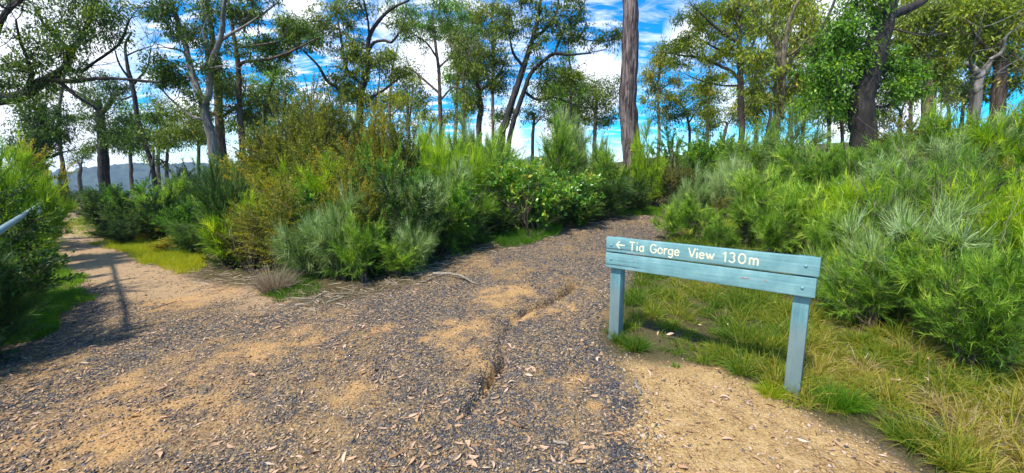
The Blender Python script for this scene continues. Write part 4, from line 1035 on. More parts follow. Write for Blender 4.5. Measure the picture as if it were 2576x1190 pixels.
S('lime', 2150, 420, 5.2, 80, 'yellow-green feathery shrub below the black trunk')
S('blue', 2220, 390, 5.8, 85, 'pale feathery shrub in the middle of the right-hand bank')
S('leafy', 2260, 300, 9.0, 62, 'leafy bush in the gap between the black and tan trunks')
S('olive', 2290, 255, 8.2, 56, 'yellowish leafy bush in front of the pale tan trunk')
S('green', 2230, 340, 7.6, 80, 'green feathery shrub behind the pale one on the right-hand bank')
S('blue', 2370, 300, 6.2, 90, 'tall silvery feathery shrub on the right-hand bank')
S('green', 2400, 240, 7.6, 90, 'green feathery shrub before the dead forked stem')
S('green', 2310, 370, 5.2, 85, 'green feathery shrub left below the tall silvery one')
S('blue', 2480, 250, 6.4, 95, 'silvery feathery shrub at the foot of the right-edge gum')
S('lime', 2560, 225, 6.0, 90, 'bright lime shrub at the right edge, highest on the bank')
S('lime', 2500, 400, 4.4, 85, 'lime feathery shrub right of the big silvery spray')
S('green', 2440, 380, 4.9, 95, 'green feathery shrub behind the big silvery spray')
S('lime', 2600, 450, 3.9, 100, 'lime feathery shrub cut by the right edge')
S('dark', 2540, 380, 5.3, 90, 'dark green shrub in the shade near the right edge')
S('spray', 2340, 500, 3.9, 150, 'big silvery spray of long needles right of the sign')
S('spray', 2170, 560, 4.2, 110, 'low pale needle spray just right of the sign end')
S('green', 2250, 560, 4.0, 100, 'dark green feathery bush between the sign end and the big silvery spray')
S('green', 2120, 500, 4.6, 80, 'green feathery bush immediately behind the right end of the sign')
S('green', 2440, 600, 3.5, 110, 'green feathery bush under the big silvery spray')
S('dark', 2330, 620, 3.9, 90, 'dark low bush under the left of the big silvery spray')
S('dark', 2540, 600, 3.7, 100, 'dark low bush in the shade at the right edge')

PROF = [(0, 430), (100, 450), (200, 470), (300, 460), (400, 440), (500, 400), (600, 350), (700, 310), (850, 270), (1000, 300), (1100, 290), (1200, 300), (1300, 325), (1400, 320), (1500, 350), (1560, 400), (1620, 430),
        (1700, 400), (1760, 350), (1850, 330), (1950, 320), (2050, 330), (2150, 330), (2300, 310), (2400, 280), (2500, 250), (2700, 220)]
def fillers(n, u0, u1, edge, y0, y1, kinds, label, group, seed):
    r = np.random.default_rng(seed); got = 0; pts = []
    for _ in range(4000):
        if got >= n: break
        u = r.uniform(u0, u1); f = r.random(); Y = edge(u) + y0 + (y1 - y0) * f
        x = ray(u, 500)[0] / ray(u, 500)[1] * Y
        if any(math.hypot(x - a, Y - b) < .42 for a, b in pts): continue
        if float(gravel_mask(x, Y)) > .2 or float(trail_mask(x, Y)) > .1: continue
        top = np.interp(u, [p[0] for p in PROF], [p[1] for p in PROF]) + r.uniform(0, 60) + 110 * (1 - f)
        hh = P(u, top, Y)[2] - float(T(x, Y))
        if hh < .35: continue
        pts.append((x, Y)); got += 1
        shrub(kinds[r.integers(len(kinds))], u, top, Y, r.uniform(55, 80) * 8 / Y * max(.8, min(1.5, hh / 1.4)), label, group=group)
_ye = [(G(u, v)[1]) for u, v in [(160, 590), (350, 640), (560, 715), (720, 775), (900, 752), (1080, 695), (1260, 622), (1480, 560), (1640, 535)]]
edge_mid = lambda u: float(np.interp(u, [160, 350, 560, 720, 900, 1080, 1260, 1480, 1640], _ye))
fillers(26, 230, 620, edge_mid, 1.3, 5.5, ['dense', 'leafy', 'dark', 'green', 'yellow'], 'low bush merging into the dark scrub right of the left trail', 'bushes filling the scrub right of the left trail', 31)
fillers(26, 600, 960, edge_mid, 1.4, 5, ['olive', 'olive', 'yellow', 'leafy', 'olive', 'lime'], 'olive bush merging into the bronze-tipped thicket', 'olive bushes filling the middle thicket', 35)
fillers(34, 940, 1590, edge_mid, .8, 4.5, ['leafy', 'dense', 'green', 'lime', 'leafy', 'blue'], 'bush merging into the tangled thicket in the middle', 'bushes filling the middle thicket', 32)
fillers(14, 1690, 1900, lambda u: 8.5, 0, 6, ['leafy', 'green', 'olive', 'dense'], 'bush merging into the scrub beyond the path crest', 'bushes filling the scrub beyond the crest', 33)
fillers(30, 1880, 2640, lambda u: float(np.interp(u, [1880, 2100, 2400, 2640], [6.2, 5.0, 4.2, 3.8])), 0, 6, ['green', 'open', 'lime', 'open', 'yellow', 'blue', 'lime'], 'feathery bush merging into the dense right-hand bank', 'bushes filling the right-hand bank', 34)

for (u, v, hpx, sd, lab) in [(640, 690, 130, 1, 'bare grey twiggy dead shrub behind the dead grey tussock'), (1330, 600, 150, 2, 'bare brown dead shrub below the broad-leaved saplings'), (1820, 620, 150, 3, 'bare dark twiggy shrub behind the middle of the sign'),
                             (1690, 520, 140, 4, 'pale dead twiggy shrub at the right side of the path crest'), (2420, 830, 260, 5, 'bare grey dead shrub in the dry grass at right'), (1100, 640, 170, 6, 'thin bare dead shrub where the dark bushes meet the gravel'),
                             (2140, 720, 330, 7, 'tall bare brown twigs among the feathery bushes right of the sign'), (2290, 760, 330, 8, 'tall bare grey twigs left of the lowest wispy bush'), (2400, 700, 380, 4, 'tallest bare pale twigs in the right-hand bank')]:
    r_ = np.random.default_rng(900 + sd + int(u)); p_ = G(u, v); sk = Skel(r_); Yp = p_[1]; hh = hpx * Yp / F
    b_ = np.array([p_[0], p_[1], float(T(p_[0], p_[1])) - .03])
    for q_ in range(9): fork(sk, b_ + r_.normal(0, .03, 3) * [1, 1, 0], unit(np.array([r_.normal(0, .5), r_.normal(0, .4), 1])), hh * r_.uniform(.5, .9), .006, 2, r_, .3)
    o_ = sk.mb.build('dead_shrub', M['stem_pale' if sd in (1, 4, 5) else 'stem'], None, True, b_); o_.location = b_
    tag(o_, lab, 'dead shrub')

S('green', 2470, 660, 3.05, 110, 'wispy green bush lowest down the right edge above the dry grass')
S('open', 2210, 620, 3.75, 95, 'wispy open bush reaching toward the right end of the sign')
S('open', 2590, 560, 3.0, 110, 'open feathery bush cut by the right edge above the dry grass')
S('lime', 2130, 590, 4.3, 60, 'small lime feathery bush peeking over the right end of the sign')
S('open', 2390, 560, 3.5, 110, 'open feathery bush in front of the big silvery spray')
rg = np.random.default_rng(64)
for i_, (u_, Y_) in enumerate([(150, 19), (665, 16), (985, 15), (1165, 14), (1425, 15), (1780, 15), (1925, 14), (2085, 13), (2385, 13)]):
    bl_ = [(u_ + rg.normal(0, 22), v_ + rg.normal(0, 10), rg.uniform(16, 26), rg.uniform(8, 13)) for v_ in (130, 185, 225, 262)]
    tree('gum_tree', 'thin background gum half hidden among the larger gums', Y_, [[(u_, 360, 4), (u_ + rg.normal(0, 8), 270, 3.4), (u_ + rg.normal(0, 14), 190, 2.6), (u_ + rg.normal(0, 18), 110, 1.2)], [(u_, 290, 2), (bl_[3][0], bl_[3][1], 1)]],
         bl_, ['bark_brown', 'bark_dark', 'bark_tan'][i_ % 3], ['gum_olive', 'gum_bright', 'gum_yellow'][i_ % 3], 400 + i_, dens=.6, bare=12, group='thin gums filling the background', sub=.36)

# dead grass tussocks and single tussocks (one can point at each)
def tussock(u, v, h, w, mat, label, seed, nb=500, tint=.5, wd=.004, name='grass_tussock'):
    r = np.random.default_rng(seed); p = G(u, v); mb = MB()
    n = nb; a = r.random(n) * 2 * PI; rr = w * .3 * np.sqrt(r.random(n))
    b = np.stack([rr * np.cos(a), rr * np.sin(a), np.full(n, -.01)], 1)
    tl = r.random(n) * w / h * 1.1
    d = np.stack([np.cos(a) * tl, np.sin(a) * tl, np.ones(n)], 1) + r.normal(0, .12, (n, 3))
    blades(mb, b, d, h * (.5 + .7 * r.random(n)), wd, np.clip(tint + r.normal(0, .18, n), 0, 1), r, .45 * (.4 + r.random(n)), seg=3)
    o = mb.build(name, M[mat]); o.location = (p[0], p[1], float(T(p[0], p[1])))
    tag(o, label, 'grass tussock')
tussock(690, 735, .50, .42, 'straw', 'dead grey grass tussock at the gravel edge left of the middle thicket', 1, 900, .6)
tussock(1495, 548, .42, .50, 'straw', 'dead straw-coloured grass tuft left of the path crest', 2, 700, .5, .006)
tussock(1600, 880, .22, .22, 'grass', 'green grass tussock at the foot of the left sign post', 3, 420, .12)
tussock(1555, 865, .20, .12, 'grass', 'small green tussock leaning against the left sign post', 8, 200, .1)
tussock(2110, 1030, .26, .26, 'lawn', 'fresh green grass tussock right of the right sign post', 4, 600, .2)
tussock(1940, 1000, .16, .18, 'lawn', 'lime grass tussock left of the right sign post', 5, 380, .8)
tussock(2310, 1120, .24, .30, 'grass', 'olive grass tussock near the bottom right on the clay edge', 6, 600, .3)
tussock(1700, 925, .08, .06, 'lawn', 'tiny green seedling tuft on the clay below the sign', 7, 60, .3)
tussock(1830, 905, .16, .2, 'grass', 'dark green tussock below the middle of the sign', 9, 400, .08)
tussock(1690, 745, .2, .24, 'grass', 'golden tussock seen under the sign near the left post', 10, 420, .55)

# ------------------------------------------------------------------ the sign
def build_sign():
    k = NT('weathered_blue_paint')
    co = k.coord('Object')
    mp = k.n('ShaderNodeMapping'); mp.inputs['Scale'].default_value = (1, 1, 1); k.l(co, mp.inputs[0])
    gr = k.n('ShaderNodeMapping'); gr.inputs['Scale'].default_value = (2.2, 30, 60); k.l(co, gr.inputs[0])
    n1 = k.noise(1.0, 6, .65, gr.outputs[0], .3)
    n2 = k.noise(9, 4, .6, co); n3 = k.noise(120, 3, .6, co)
    col = k.ramp(k.math('ADD', k.math('MULTIPLY', n1, .5), k.math('MULTIPLY', n2, .5)), [(.34, (.12, .26, .265)), (.5, (.175, .355, .350)), (.66, (.27, .46, .44))])
    crack = k.ramp(n1, [(.335, (1, 1, 1)), (.355, (0, 0, 0))])
    col = k.mix(k.math('MULTIPLY', crack, .8), col, (.05, .06, .06))
    col = k.mix(k.ramp(n3, [(.70, (0, 0, 0)), (.78, (.35, .35, .35))]), col, (.35, .42, .42))
    gr2 = k.n('ShaderNodeMapping'); gr2.inputs['Scale'].default_value = (3.5, 20, 26); k.l(co, gr2.inputs[0])
    worn = k.ramp(k.noise(1.0, 5, .7, gr2.outputs[0]), [(.60, (0, 0, 0)), (.70, (.55, .55, .55))])
    col = k.mix(worn, col, (.30, .38, .37))
    p = k.n('ShaderNodeBsdfPrincipled'); p.inputs['Roughness'].default_value = .7
    k.l(col, p.inputs['Base Color'])
    bu = k.n('ShaderNodeBump'); bu.inputs['Strength'].default_value = .45; bu.inputs['Distance'].default_value = .004
    k.l(n1, bu.inputs['Height']); k.l(bu.outputs[0], p.inputs['Normal']); k.l(p.outputs[0], k.out.inputs[0])
    paint = k.m
    # post version: grain runs up
    k2 = NT('weathered_blue_post')
    co = k2.coord('Object'); gr = k2.n('ShaderNodeMapping'); gr.inputs['Scale'].default_value = (30, 30, 2.2); k2.l(co, gr.inputs[0])
    n1 = k2.noise(1.0, 6, .65, gr.outputs[0], .3); n2 = k2.noise(7, 4, .6, co)
    col = k2.ramp(k2.math('ADD', k2.math('MULTIPLY', n1, .5), k2.math('MULTIPLY', n2, .5)), [(.34, (.085, .20, .22)), (.5, (.145, .30, .30)), (.66, (.23, .39, .38))])
    crack = k2.ramp(n1, [(.32, (1, 1, 1)), (.36, (0, 0, 0))])
    col = k2.mix(k2.math('MULTIPLY', crack, .85), col, (.04, .05, .05))
    # bare grey weathering at the foot
    sz = k2.n('ShaderNodeSeparateXYZ'); k2.l(co, sz.inputs[0])
    foot = k2.math('MULTIPLY', k2.ramp(k2.math('ADD', sz.outputs[2], k2.math('MULTIPLY', n2, .12)), [(.10, (1, 1, 1)), (.2, (0, 0, 0))]), .6)
    col = k2.mix(foot, col, (.20, .22, .20))
    p = k2.n('ShaderNodeBsdfPrincipled'); p.inputs['Roughness'].default_value = .6
    k2.l(col, p.inputs['Base Color'])
    bu = k2.n('ShaderNodeBump'); bu.inputs['Strength'].default_value = .5; bu.inputs['Distance'].default_value = .004
    k2.l(n1, bu.inputs['Height']); k2.l(bu.outputs[0], p.inputs['Normal']); k2.l(p.outputs[0], k2.out.inputs[0])
    post = k2.m
    cream = plain('cream_letter_paint', (.80, .76, .50), .6, var=.12, scale=60)
    bolt = plain('painted_bolt', (.17, .33, .38), .4, var=.2)
    A = np.array([.828, 3.59]); Bb = np.array([2.0, 2.626])
    d = Bb - A; Ln = float(np.linalg.norm(d)); d /= Ln
    ang = math.atan2(d[1], d[0])
    root = empty('park_sign', (A[0], A[1], 0), ang)
    tag(root, 'low teal-painted timber direction sign on two posts beside the gravel path', 'sign')
    I = np.eye(3)
    # local axes: x along the sign, y away from the reader, z up
    def wbox(c, half, bev, mat, name, parent=root):
        mb = MB(); box(mb, (0, 0, 0), I, half, .5, bev); o = mb.build(name, mat, parent); o.location = c; return o
    TOP = 1.07; T1, T2 = .126, .133; gap = .012; th = .02
    b1 = wbox((Ln / 2 + .0, th, TOP - T1 / 2), (Ln / 2, th, T1 / 2), .004, paint, 'board')
    b2 = wbox((Ln / 2 - .006, th + .003, TOP - T1 - gap - T2 / 2), (Ln / 2 - .004, th, T2 / 2), .004, paint, 'board')
    b2['label'] = 'lower blank board with cracks and chipped paint'
    b1['label'] = 'upper board with cream routed lettering'
    for s in (.078, Ln - .085):
        wx = A + d * s; nrm = np.array([-d[1], d[0]])
        w = wx + nrm * .09
        g = float(T(w[0], w[1])) - .15
        top = TOP - .012
        wbox((s, 2 * th + .004 + .05, (top + g) / 2), (.047, .05, (top - g) / 2), .004, post, 'post')
    # bolts
    for s, z in ((.05, TOP - T1 * .55), (.05, TOP - T1 - gap - T2 * .42), (Ln - .075, TOP - T1 * .48), (Ln - .083, TOP - T1 - gap - T2 * .55)):
        mb = MB(); rr = .011
        pr = np.array([[0, 0], [-.002, 0], [-.005, 0], [-.0085, 0]])
        pts = np.array([[0, -.0005, 0], [0, -.003, 0], [0, -.006, 0], [0, -.0085, 0]])
        tube(mb, pts, [rr, rr * .95, rr * .75, rr * .3], 12, .5)
        bo = mb.build('bolt', bolt, root, True); bo.location = (s, 0 if z > TOP - T1 else .003, z)
    # chips on the lower board
    chip = plain('bare_wood_chip', (.36, .28, .26), .8, var=.5, scale=150)
    for s, z, w, h in ((1.09, .873, .030, .005), (1.225, .875, .013, .006), (.26, .888, .006, .010)):
        mb = MB(); n = 12; a = np.arange(n) * 2 * PI / n
        rr = 1 + .25 * np.random.default_rng(int(s * 100)).normal(0, 1, n)
        V = np.stack([w * rr * np.cos(a), np.full(n, -.0012), h * rr * np.sin(a)], 1)
        V = np.vstack([V, V * .8 + [0, -.001, 0], [[0, -.0022, 0]]])
        q = [[i, (i + 1) % n, n + (i + 1) % n, n + i] for i in range(n)]; t = [[n + i, n + (i + 1) % n, 2 * n] for i in range(n)]
        mb.add(V, q, t); c = mb.build('paint_chip', chip, b2)
        c.location = (s - (Ln / 2 - .006), -th, z - (TOP - T1 - gap - T2 / 2))
    # lettering: round-ended routed strokes; units: cap height 1
    def arc(cx, cy, rx, ry, a0, a1, n=14):
        t = np.radians(np.linspace(a0, a1, n)); return [(cx + rx * math.cos(x), cy + ry * math.sin(x)) for x in t]
    g = {}
    g['<'] = (1.15, [[(1.1, .5), (.05, .5)], [(.45, .92), (.05, .5), (.45, .08)]])
    g['T'] = (.62, [[(0, 1), (.62, 1)], [(.31, 1), (.31, 0)]])
    g['i'] = (.06, [[(.03, .58), (.03, 0)], [(.03, .95), (.03, .97)]])
    g['a'] = (.48, [arc(.23, .32, .23, .32, 0, 360, 22), [(.46, .66), (.46, 0)]])
    g['G'] = (.72, [arc(.37, .5, .36, .5, 42, 318, 22) + [(.70, .22), (.70, .44), (.45, .44)]])
    g['o'] = (.54, [arc(.27, .33, .26, .33, 0, 360, 22)])
    g['r'] = (.32, [[(.04, .66), (.04, 0)], [(.04, .40)] + arc(.28, .38, .22, .27, 150, 75, 6)])
    g['g'] = (.50, [arc(.24, .34, .23, .31, 0, 360, 22), [(.47, .66), (.47, -.05)] + arc(.25, -.06, .22, .24, 0, -150, 10)])
    g['e'] = (.54, [[(.03, .35), (.51, .35)] + arc(.27, .33, .25, .33, 5, 320, 18)])
    g['V'] = (.66, [[(0, 1), (.33, 0), (.66, 1)]])
    g['w'] = (.76, [[(0, .66), (.2, 0), (.38, .6), (.56, 0), (.76, .66)]])
    g['1'] = (.24, [[(.0, .78), (.20, 1), (.20, 0)]])
    g['3'] = (.52, [arc(.25, .75, .23, .25, 150, -90, 12) + arc(.24, .26, .27, .27, 90, -150, 13)])
    g['0'] = (.66, [arc(.33, .5, .32, .5, 0, 360, 26)])
    g['m'] = (.80, [[(.03, .66), (.03, 0)], [(.03, .42)] + arc(.21, .46, .18, .2, 170, 0, 8) + [(.40, 0)], [(.40, .42)] + arc(.59, .46, .18, .2, 170, 0, 8) + [(.77, 0)]])
    cap = .069; sw = .0055
    mb = MB()
    def put(txt, x0, x1):
        """spread a word between x0 and x1 along the board"""
        ws = [g[c][0] for c in txt]; tot = sum(ws) * cap
        gp = (x1 - x0 - tot) / max(1, len(txt) - 1); x = x0
        for c in txt:
            for L in g[c][1]:
                pts = np.array([[x + px * cap, 0, pz * cap] for px, pz in L])
                if len(pts) == 2 and np.linalg.norm(pts[0] - pts[1]) < .003: pts[1] = pts[0] + [0, 0, .003]
                dirn0 = unit(pts[0] - pts[1]); dirn1 = unit(pts[-1] - pts[-2])
                # rounded ends and mitred joints: a short fan of narrowing rings
                dense = [pts[0]]
                for a_, b_ in zip(pts[:-1], pts[1:]):
                    m = max(1, int(np.linalg.norm(b_ - a_) / .004))
                    dense += [a_ + (b_ - a_) * j / m for j in range(1, m + 1)]
                dense = np.array(dense)
                e0 = [dense[0] + dirn0 * sw * f for f in (.95, .7)]; e1 = [dense[-1] + dirn1 * sw * f for f in (.7, .95)]
                allp = np.array(e0 + list(dense) + e1); rr = np.array([.3, .7] + [1] * len(dense) + [.7, .3]) * sw
                # flat ribbon with a raised rounded section
                tan = unit(np.gradient(allp, axis=0)); s_ = np.stack([-tan[:, 2], 0 * tan[:, 0], tan[:, 0]], 1)
                lift = .0006 + .0004 * (hash_seed('x', len(mb.v)) % 5) / 5
                n = len(allp)
                V = np.stack([allp - s_ * rr[:, None], allp - s_ * rr[:, None] * .8 + [0, -lift, 0], allp + s_ * rr[:, None] * .8 + [0, -lift, 0], allp + s_ * rr[:, None]], 1)
                i = np.arange(n - 1)[:, None] * 4 + np.array([[0, 1, 2]]); i = i.ravel()
                q = np.stack([i, i + 4, i + 5, i + 1], -1)
                mb.add(V.reshape(-1, 3), q, None)
            x += g[c][0] * cap + gp
    def along(u):
        lo, hi = 0.0, Ln
        for _ in range(40):
            m = (lo + hi) / 2; q = A + d * m; vx = q[0]; dy_ = q[1] * CP - (1.0 - CAMZ) * SP
            if CU + F * vx / dy_ < u: lo = m
            else: hi = m
        return lo
    put('<', along(1550), along(1575))
    for txt, ua, ub in (('Tia', 1583, 1620), ('Gorge', 1635, 1710), ('View', 1731, 1797), ('130m', 1818, 1909)): put(txt, along(ua) + .004, along(ub) - .004)
    lt = mb.build('lettering', cream, b1)
    lt.location = (-Ln / 2, -th - .0004, -.032)
build_sign()

# ------------------------------------------------------------------ handrail at the left
def build_rail():
    met = plain('galvanised_pipe', (.26, .35, .33), .5, .2, .35, 30)
    root = empty('handrail', (-5.9, 5.0, 0)); tag(root, 'pale galvanised pipe handrail half buried in shrubs at the left edge', 'handrail')
    o = np.array([-5.9, 5.0, 0])
    a = np.array([-4.35, 3.45, 1.12]) - o; b = np.array([-8.9, 7.9, 1.12]) - o
    def pipe(p, q, r_, name):
        mb = MB(); tube(mb, np.linspace(p, q, 12), r_, 14); return mb.build(name, met, root, True)
    r1 = pipe(a, b, .029, 'top_rail')
    for t in (.72, .98):
        c = a + (b - a) * t; g = float(T(c[0] + o[0], c[1] + o[1]))
        pipe(np.array([c[0], c[1], g - .1]), np.array([c[0], c[1], 1.10]), .026, 'post')
build_rail()

# ------------------------------------------------------------------ fallen sticks and larger fallen leaves
def stick(pts, r0, mat, label, name='fallen_stick', rr=.5):
    p = np.array(pts, float); b = p[0].copy(); mb = MB()
    sm = smooth_line(p - b, 10, r0 * .35, np.random.default_rng(int(abs(b[0] * 1000))))
    tube(mb, sm, np.linspace(r0, r0 * rr, 10), 7)
    o = mb.build(name, M[mat], None, True); o.location = b
    tag(o, label, 'stick'); return o
def gpt(u, v, h=.01):
    p = G(u, v); p[2] = float(T(p[0], p[1])) + h; return p
stick([gpt(1090, 695, .03), gpt(1150, 700, .05), gpt(1200, 718, .02)], .022, 'stem_pale', 'pale grey fallen branch at the upper edge of the gravel')
stick([gpt(1060, 715, .02), gpt(1130, 690, .04), gpt(1190, 660, .02)], .012, 'stem_pale', 'thin fallen branch crossing behind the pale grey one')
stick([gpt(1030, 580, .25), gpt(1100, 660, .05)], .008, 'stem', 'thin dark twig leaning out of the thicket onto the gravel edge')
stick([gpt(1392, 1112, .012), gpt(1432, 1121, .014)], .011, 'stem_pale', 'weathered grey wood chip lying near the bottom centre', 'wood_chip', .9)
stick([gpt(1596, 965, .015), gpt(1612, 1000, .015)], .009, 'bark_pale', 'white flaking bark piece on the clay edge below the sign', 'bark_piece', .8)
stick([gpt(990, 1010), gpt(1012, 1035)], .004, 'stem_pale', 'short straight twig among leaves at the lower centre')
stick([gpt(1500, 1185, .01), gpt(1560, 1165, .02), gpt(1620, 1160, .01)], .003, 'stem', 'thin curved dark twig at the bottom beside the clay')
stick([gpt(2060, 700, .35) + [.2, 0, .0], gpt(2120, 690, .42), gpt(2200, 660, .55)], .010, 'stem', 'long brown bare stem slanting up just right of the sign end')

def build_leaves():
    r = np.random.default_rng(77)
    protos = []
    for k in range(10):
        n = 7; L = r.uniform(.052, .082); W = L * r.uniform(.24, .36); cur = r.uniform(-.5, .9); tw = r.normal(0, .5); side = r.normal(0, .15)
        mb = MB(); V = []
        for i in range(n):
            t = i / (n - 1); w = W * .5 * math.sin(PI * min(1, t * .93 + .04)) ** .8
            x = (t - .5) * L; z = cur * L * (.25 - (t - .5) ** 2) * .5 + .004; y = side * L * math.sin(PI * t)
            c, s = math.cos(tw * t), math.sin(tw * t)
            cup = .3 * w
            V += [[x, y - w * c, z - w * s + cup], [x, y, z], [x, y + w * c, z + w * s + cup]]
        q = []
        for i in range(n - 1):
            for j in range(2): a = i * 3 + j; q.append([a, a + 3, a + 4, a + 1])
        mb.add(V, q, None, .35 + .065 * k); protos.append(mb.mesh('fallen_leaf', M['dryleaf'], True))
    kinds = [
        ('dry pink and tan gum leaf lying on the open gravel', 'larger dry leaves scattered on the gravel', 215, 'g'),
        ('dry orange-tan gum leaf lying on the yellow clay below the sign', 'larger dry leaves on the clay', 26, 'c'),
        ('dry tan gum leaf caught in the grass around the sign', 'dry leaves caught in the grass', 30, 'r')]
    for label, group, cnt, reg in kinds:
        done = 0; tries = 0
        while done < cnt and tries < 20000:
            tries += 1
            if reg == 'g':
                u, v = (r.uniform(20, 1700), 1190 - 420 * r.random() ** 1.3)
                if r.random() < .45: u, v = r.normal(1180, 190), r.uniform(860, 1185)
            elif reg == 'c': u, v = r.uniform(1560, 2200), r.uniform(920, 1185)
            else: u, v = r.uniform(1580, 2400), r.uniform(720, 1020)
            p = G(u, v); x, y = p[0], p[1]
            gm, cm = float(gravel_mask(x, y)), float(clay_mask(x, y))
            if reg == 'g' and (gm < .8 or cm > .3): continue
            if reg == 'c' and cm < .7: continue
            if reg == 'r' and (cm > .1 or gm > .1): continue
            o = bpy.data.objects.new('fallen_leaf', protos[r.integers(10)]); COL.objects.link(o)
            h = .006 if reg != 'r' else .05 + .05 * r.random()
            o.location = (x, y, float(T(x, y)) + h)
            o.rotation_euler = (r.normal(0, .28), r.normal(0, .22), r.random() * 6.28)
            s = r.uniform(.65, 1.2); o.scale = (s, s, s)
            tag(o, label, 'leaf', group); done += 1
build_leaves()

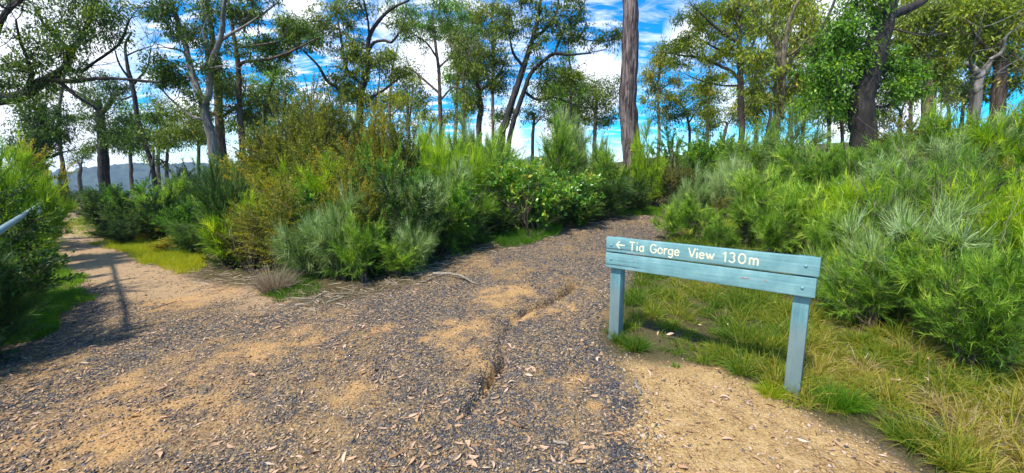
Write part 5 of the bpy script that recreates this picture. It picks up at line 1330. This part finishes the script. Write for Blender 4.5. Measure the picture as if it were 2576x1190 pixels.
# ------------------------------------------------------------------ sky, sun, camera
SUN_EL, SUN_DIR = R(56), np.array([-.64, -.77])
def build_world():
    w = bpy.data.worlds.new('World'); scene.world = w; w.use_nodes = True
    t = w.node_tree; t.nodes.clear(); k = NT.__new__(NT); k.t = t
    out = t.nodes.new('ShaderNodeOutputWorld'); bg = t.nodes.new('ShaderNodeBackground')
    sky = t.nodes.new('ShaderNodeTexSky'); sky.sky_type = 'NISHITA'; sky.sun_disc = False
    sky.sun_elevation = SUN_EL; sky.sun_rotation = math.atan2(SUN_DIR[0], SUN_DIR[1])
    sky.altitude = 900; sky.air_density = 1.0; sky.dust_density = .3; sky.ozone_density = 2.5
    hs = t.nodes.new('ShaderNodeHueSaturation'); hs.inputs['Saturation'].default_value = 2.2; hs.inputs['Value'].default_value = 1.12; hs.inputs['Hue'].default_value = .503
    t.links.new(sky.outputs[0], hs.inputs['Color'])
    co = k.coord('Generated')
    nm = t.nodes.new('ShaderNodeVectorMath'); nm.operation = 'NORMALIZE'; t.links.new(co, nm.inputs[0]); D = nm.outputs[0]
    sep = t.nodes.new('ShaderNodeSeparateXYZ'); t.links.new(D, sep.inputs[0])
    # cloud layer projected on a flat sheet overhead
    zz = k.math('ADD', k.math('MAXIMUM', sep.outputs[2], 0.0), .22)
    cx = k.math('DIVIDE', sep.outputs[0], zz); cy = k.math('DIVIDE', sep.outputs[1], zz)
    cmb = t.nodes.new('ShaderNodeCombineXYZ'); t.links.new(cx, cmb.inputs[0]); t.links.new(cy, cmb.inputs[1])
    mp = t.nodes.new('ShaderNodeMapping'); mp.inputs['Scale'].default_value = (1.1, 2.6, 1); mp.inputs['Rotation'].default_value = (0, 0, -.35); t.links.new(cmb.outputs[0], mp.inputs[0])
    streak = k.noise(4.6, 7, .62, mp.outputs[0], .5)
    puff = k.noise(5.0, 8, .62, D, .25)
    fine = k.noise(16.0, 5, .6, D, .2)
    # big cumulus masses, by direction
    tot = None
    for (u, v, rad, amp) in [(1070, 130, .15, 1), (1500, 215, .13, 1), (1000, 40, .10, .8), (1735, 90, .10, .8), (1830, 130, .09, .5), (60, 60, .25, .9), (180, 330, .22, .8), (330, 40, .05, .3), (760, 10, .10, .9), (480, 260, .18, .55), (1820, 270, .14, .6),
                             (2050, 80, .22, .75), (2200, 280, .2, .75), (900, 380, .2, .4), (1300, 60, .08, .5), (1360, 250, .1, .4), (200, 440, .12, .9), (1250, 330, .22, .5), (620, 330, .2, .5), (1420, 330, .15, .6)]:
        d = unit(ray(u, v))
        dn = t.nodes.new('ShaderNodeVectorMath'); dn.operation = 'DISTANCE'; t.links.new(D, dn.inputs[0]); dn.inputs[1].default_value = tuple(float(c) for c in d)
        m = k.math('MULTIPLY', k.math('SUBTRACT', 1.0, k.math('DIVIDE', dn.outputs['Value'], rad), clamp=True), amp)
        tot = m if tot is None else k.math('MAXIMUM', tot, m)
    cum = k.math('ADD', k.math('MULTIPLY', tot, .55), k.math('ADD', k.math('MULTIPLY', puff, .75), k.math('MULTIPLY', fine, .2)))
    cumf = k.ramp(cum, [(.64, (0, 0, 0)), (.80, (1, 1, 1))])
    leftw = k.ramp(sep.outputs[0], [(0.0, (1, 1, 1)), (1, (0, 0, 0))])
    lw = k.math('SUBTRACT', .75, sep.outputs[0], clamp=True)
    stf = k.math('MULTIPLY', k.ramp(streak, [(.46, (0, 0, 0)), (.64, (1, 1, 1))]), k.math('MULTIPLY', lw, 1.15, clamp=True))
    fac = k.math('MAXIMUM', cumf, stf)
    shade = k.ramp(k.noise(7, 5, .6, D), [(.3, (.70, .76, .88)), (.6, (1, 1, 1))])
    cl = k.mix(1.0, (6.6, 6.8, 7.1), shade, 'MULTIPLY')
    col = k.mix(fac, hs.outputs[0], cl)
    t.links.new(col, bg.inputs[0]); bg.inputs[1].default_value = 0.14
    t.links.new(bg.outputs[0], out.inputs[0])
build_world()

def build_haze():
    k = NT('valley_haze')
    v = k.n('ShaderNodeVolumePrincipled'); v.inputs['Color'].default_value = (.62, .78, 1, 1); v.inputs['Density'].default_value = .00045; v.inputs['Anisotropy'].default_value = 0
    k.l(v.outputs[0], k.out.inputs['Volume'])
    mb = MB(); box(mb, (0, 420, -40), np.eye(3), (1100, 500, 80), .5)
    o = mb.build('haze', k.m); tag(o, kind='stuff')
if HAZE: build_haze()

sl = bpy.data.lights.new('sun', 'SUN'); sl.energy = 3.3; sl.angle = R(2.5); sl.color = (1.0, .95, .86)
so = bpy.data.objects.new('sun', sl); COL.objects.link(so)
h = unit(SUN_DIR); to = (h[0] * math.cos(SUN_EL), h[1] * math.cos(SUN_EL), math.sin(SUN_EL))
from mathutils import Vector
so.rotation_euler = Vector(to).to_track_quat('Z', 'Y').to_euler(); so.location = (0, 0, 20)

cam = bpy.data.cameras.new('camera'); co_ = bpy.data.objects.new('camera', cam); COL.objects.link(co_)
co_.location = (0, 0, CAMZ); co_.rotation_euler = (PI / 2 - PITCH, 0, 0)
cam.sensor_width = 36; cam.lens = 36 * F / 2576; cam.clip_start = .05; cam.clip_end = 5000
scene.camera = co_

scene.render.engine = 'CYCLES'
c = scene.cycles
c.max_bounces = 6; c.diffuse_bounces = 3; c.glossy_bounces = 2; c.transmission_bounces = 3; c.transparent_max_bounces = 4; c.volume_bounces = 0
c.use_denoising = True; c.caustics_reflective = False; c.caustics_refractive = False
c.sample_clamp_indirect = 6
vs = scene.view_settings; vs.view_transform = 'Standard'; vs.look = 'None'; vs.exposure = 0.82; vs.gamma = 1; vs.use_curve_mapping = False
